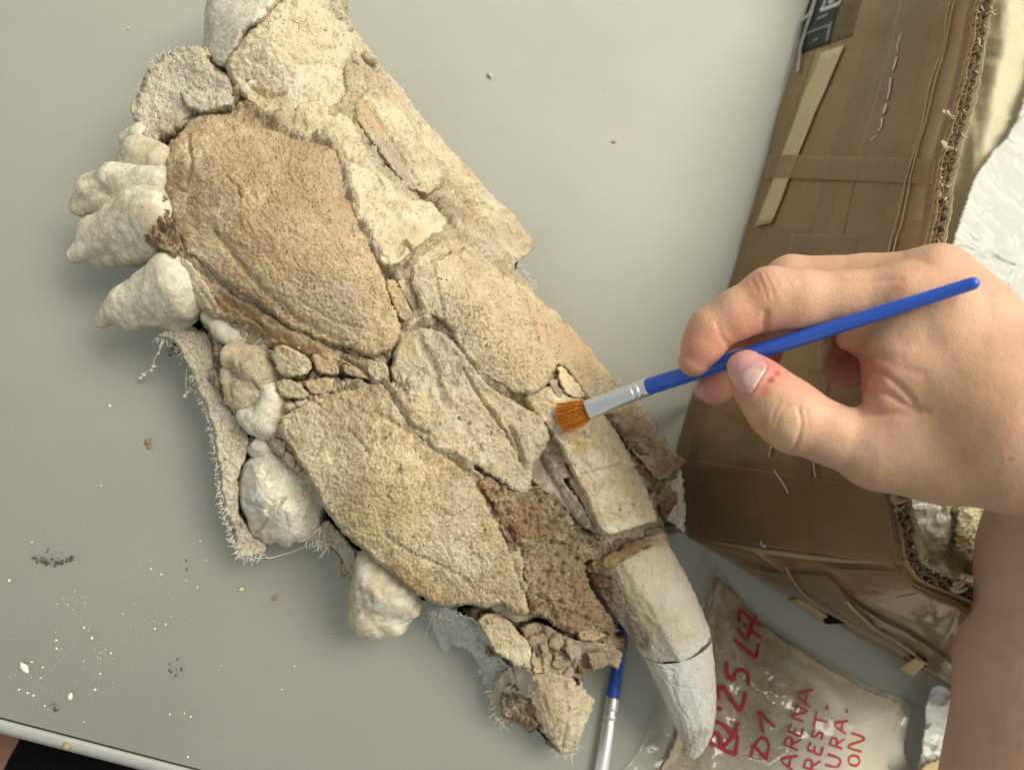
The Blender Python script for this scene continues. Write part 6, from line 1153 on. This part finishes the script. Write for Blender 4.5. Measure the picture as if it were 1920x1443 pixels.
for pts, w, dep in [([(1498, 764), (1503, 795), (1496, 825), (1484, 846)], 3.2, 3.4), ([(1462, 752), (1452, 768), (1448, 790)], 3.5, 1.6), ([(1476, 758), (1462, 776), (1456, 800)], 3, 1.4), ([(1512, 770), (1516, 800)], 4, 1.3),
    ([(1422, 516), (1432, 540), (1438, 560)], 3, 1.3), ([(1434, 512), (1446, 536), (1450, 556)], 3, 1.5), ([(1446, 512), (1458, 534)], 3, 1.2), ([(1410, 524), (1420, 545)], 3, 1.2), ([(1436, 586), (1434, 606), (1440, 630)], 6, 5), ([(1344, 606), (1352, 630), (1366, 650)], 5, 1.8),
    ([(1630, 690), (1662, 704), (1690, 726), (1712, 752)], 6, 4.5), ([(1632, 728), (1664, 738), (1700, 760), (1740, 772)], 6, 4), ([(1612, 772), (1660, 776), (1720, 772)], 7, 4.5), ([(1650, 670), (1690, 690), (1730, 700)], 9, 2.2), ([(1600, 640), (1640, 664), (1690, 672)], 9, 1.8), ([(1690, 640), (1760, 650), (1840, 640)], 16, 2.), ([(1500, 528), (1600, 528), (1690, 524)], 6, 2.2),
    ([(1850, 962), (1890, 976), (1925, 992)], 8, 2.5)]:
    disp -= dep * np.exp(-(polydist(hu, hv, pts) / w) ** 2) * facing
for cu, cv, r, a_ in [(1656, 752, 16, 4.), (1664, 716, 14, 3.), (1690, 540, 26, 2.5), (1440, 518, 18, 1.5), (1758, 478, 30, 3.), (1470, 820, 22, 2.)]: disp += a_ * np.exp(-((hu - cu) ** 2 + (hv - cv) ** 2) / r ** 2) * facing
disp += 1.2 * fbm(hu / 60, hv / 60, 701, 3) + .25 * fbm(hu / 9, hv / 9, 702, 3)
# seat for the thumb nail
NAIL = [(1364, 664), (1378, 654), (1396, 651), (1412, 655), (1426, 667), (1437, 682), (1436, 694), (1425, 711), (1412, 733), (1402, 740), (1387, 733), (1374, 717), (1365, 696), (1361, 678)]
npl = catmull(NAIL, 5); ns_ = sdist(hu, hv, npl); disp += facing * (1.8 * np.exp(-((ns_ + 5) / 4) ** 2) * sstep(1385, 1405, hu + (hv - 690) * .3) - 1.0 * sstep(-2, 4, ns_))
vs2 = vs + nrm * disp[:, None]
M_skin, nt, N, L, b = newmat('skin'); M_skin['tint'] = 1; co = objc(nt); at = N.new('ShaderNodeAttribute'); at.attribute_name = 'tint'
mott = ramp(nt, nz(nt, co, 160, 5, .65), [(.3, (.93, .90, .88)), (.5, (1, 1, 1)), (.7, (1.04, 1.0, .97))])
c = mixc(nt, 1.0, at.outputs['Color'], mott, 'MULTIPLY'); L.new(c, b.inputs['Base Color']); b.inputs['Roughness'].default_value = .48; b.inputs['Specular IOR Level'].default_value = .35
b.inputs['Subsurface Weight'].default_value = .12; b.inputs['Subsurface Radius'].default_value = (.0035, .0012, .0006); b.inputs['Subsurface Scale'].default_value = 1.
vo = N.new('ShaderNodeTexVoronoi'); vo.inputs['Scale'].default_value = 900; vo.feature = 'DISTANCE_TO_EDGE'; L.new(co, vo.inputs['Vector'])
hgt = mth(nt, 'ADD', mth(nt, 'MULTIPLY', vo.outputs['Distance'], 1.0), mth(nt, 'MULTIPLY', nz(nt, co, 500, 4, .65), .8)); bump(nt, b, hgt, .3, .0005)
tint = np.zeros((len(vs2), 4), np.float32); tint[:, :3] = np.array(s2l(207, 165, 134)); tint[:, 3] = 1
for cu, cv, r, colr, st in [(1320, 660, 70, (204, 140, 118), .75), (1345, 730, 60, (206, 138, 122), .8), (1400, 700, 60, (204, 144, 128), .7), (1455, 690, 34, (196, 116, 104), .7), (1445, 712, 8, (150, 44, 50), .75), (1458, 700, 6, (160, 40, 50), .7), (1436, 730, 14, (200, 118, 100), .7), (1500, 720, 44, (206, 148, 124), .5), (1420, 540, 40, (206, 146, 116), .6), (1690, 540, 18, (212, 142, 116), .6), (1400, 610, 50, (210, 148, 120), .6),
                            (1480, 800, 40, (214, 178, 140), .6), (1660, 740, 60, (204, 152, 130), .55), (1600, 690, 60, (176, 96, 80), .8), (1760, 480, 50, (214, 166, 132), .5), (1800, 780, 120, (206, 164, 120), .5), (1900, 1250, 300, (212, 172, 148), .7), (1895, 860, 5, (150, 80, 60), .6), (1600, 520, 90, (208, 166, 136), .4)]:  # dark red at the curled finger puts its shade into the skin
    w = st * sstep(1.3, .3, np.hypot(hu - cu, hv - cv) / r + .3 * fbm(hu / 15, hv / 15, int(cu), 3)); tint[:, :3] += (np.array(s2l(colr)) - tint[:, :3]) * w[:, None]
person = thing('person', 'person reaching in from the right, bare hand holding the blue paintbrush', 'person', wld(np.array(palm[5][1][:3])))
mesh_obj('arm', wld(vs2), Fh, M_skin, person, True, tint)
M_nail = plain_mat('nail', (206, 160, 150), .22, .5, nscale=200, namt=.05, coat=.3)
m, nt, N, L, b = newmat('thumbnail'); at = N.new('ShaderNodeAttribute'); at.attribute_name = 'tint'; L.new(at.outputs['Color'], b.inputs['Base Color']); b.inputs['Roughness'].default_value = .25; b.inputs['Coat Weight'].default_value = .2; b.inputs['Subsurface Weight'].default_value = .1; b.inputs['Subsurface Radius'].default_value = (.002, .001, .0006); M_tn = m
def nail(poly, off, lun, sp=1.6):
    pl = catmull(poly, 5); lo_ = pl.min(0) - 4; hi_ = pl.max(0) + 4; nu = int((hi_[0] - lo_[0]) / sp) + 2; nv = int((hi_[1] - lo_[1]) / sp) + 2
    U, V = np.meshgrid(lo_[0] + np.arange(nu) * sp, lo_[1] + np.arange(nv) * sp, indexing='ij'); s = sdist(U, V, pl); keep = ((s[:-1, :-1] + s[1:, 1:]) > 0).ravel(); f = gridfaces(nu, nv)[keep]
    us, inv = np.unique(f, return_inverse=True); f = inv.reshape(-1, 4); u = U.ravel()[us]; v = V.ravel()[us]; sdv_ = s.ravel()[us]
    t = np.full(len(u), .17)
    for it in range(60):
        p = loc3(PD(u, v, t)); d = handsdf(*p.T); t = t + np.clip(d, -8, 30) / KS * .8
    g = sgrad(loc3(PD(u, v, t))); gw = np.stack([g[:, 0], -g[:, 1], g[:, 2]], -1) @ ROT.T
    base = PD(u, v, t); top = base + gw * ((off * sstep(-1, 5, sdv_))[:, None] + .0001); bot = base - gw * .0006
    e = seg_boundary(f); n = len(u); tn = np.zeros((2 * n, 4), np.float32); tn[:, 3] = 1; cl_ = np.tile(np.array(s2l(204, 152, 144)), (n, 1))
    if lun: 
        cl_ += (np.array(s2l(222, 190, 182)) - cl_) * (.8 * sstep(1.2, .7, np.hypot(u - 1413, v - 708) / 18))[:, None]; w = sstep(7, 2, sdv_) * sstep(1420, 1385, u + (v - 690) * .4); cl_ += (np.array(s2l(232, 206, 176)) - cl_) * (.75 * w)[:, None]
    tn[:n, :3] = cl_; tn[n:, :3] = cl_
    mesh_obj('fingernail', np.concatenate([top, bot]), np.concatenate([f[:, ::-1], f + n, np.stack([e[:, 1], e[:, 0], e[:, 0] + n, e[:, 1] + n], -1)[:, ::-1]]), M_tn, person, True, tn)
nail(NAIL, .0004, True); nail([(1301, 722), (1310, 716), (1319, 724), (1320, 742), (1311, 753), (1303, 745)], .00025, False)
mb = MB(); rg = np.random.default_rng(77)                      # bone dust on the fingers
for k in range(46):
    u_, v_ = [(rg.uniform(1285, 1500), rg.uniform(590, 830)), (rg.uniform(1380, 1640), rg.uniform(700, 880))][k % 2]; t_ = .16
    for it in range(60):
        d_ = float(handsdf(*loc3(PD(np.float64(u_), np.float64(v_), t_)).reshape(3, 1))[0]); t_ += min(max(d_, -8), 30) / KS * .8
        if t_ > .4: break
    if t_ < .3: mb.blob(PD(np.float64(u_), np.float64(v_), t_), rg.uniform(.06, .2) / 1000, k, (1, .8, .7), 6, 4, .5)
mb.build('dust_fleck', M_dust, person, kind='stuff')
# ---------------------------------------------------------------- the photographer's leg below the table edge
ph_ = thing('person', 'person seen only as a leg and black shorts below the table edge', 'person', P(60, 1480, -.2))
def body(cones, k, vox, nm, mat, par):
    cs = [(P(a[0], a[1], a[2] / 1000.) * 1000, P(b_[0], b_[1], b_[2] / 1000.) * 1000, a[3], b_[3]) for a, b_ in cones]
    lo_ = np.min([np.minimum(a - ra, b_ - rb) for a, b_, ra, rb in cs], 0) - 6; hi_ = np.max([np.maximum(a + ra, b_ + rb) for a, b_, ra, rb in cs], 0) + 6
    def f(X, Y, Zc):
        d = None
        for a, b_, ra, rb in cs: e = cone_sd(X, Y, Zc, a, b_, ra, rb); d = e if d is None else smin(d, e, k)
        return d + 1.2 * fbm(X / 30, Y / 30 + Zc / 30, 5, 2)
    v_, f_ = surfnets(f, lo_, hi_, vox); return mesh_obj(nm, v_ / 1000., f_, mat, par)
body([((-330, 1330, -190, 62), (-20, 1470, -190, 66)), ((-20, 1470, -190, 66), (60, 1640, -190, 74))], 10, 5, 'leg', plain_mat('shaded_skin', (128, 94, 74), .6, .3, nscale=80, namt=.08), ph_)  # shade under the table put into a darker skin colour
body([((140, 1500, -190, 72), (120, 1700, -190, 92)), ((160, 1560, -200, 80), (260, 1800, -200, 100))], 10, 5, 'shorts', plain_mat('black_cloth', (14, 13, 15), .9, .1, nscale=300, namt=.2), ph_)
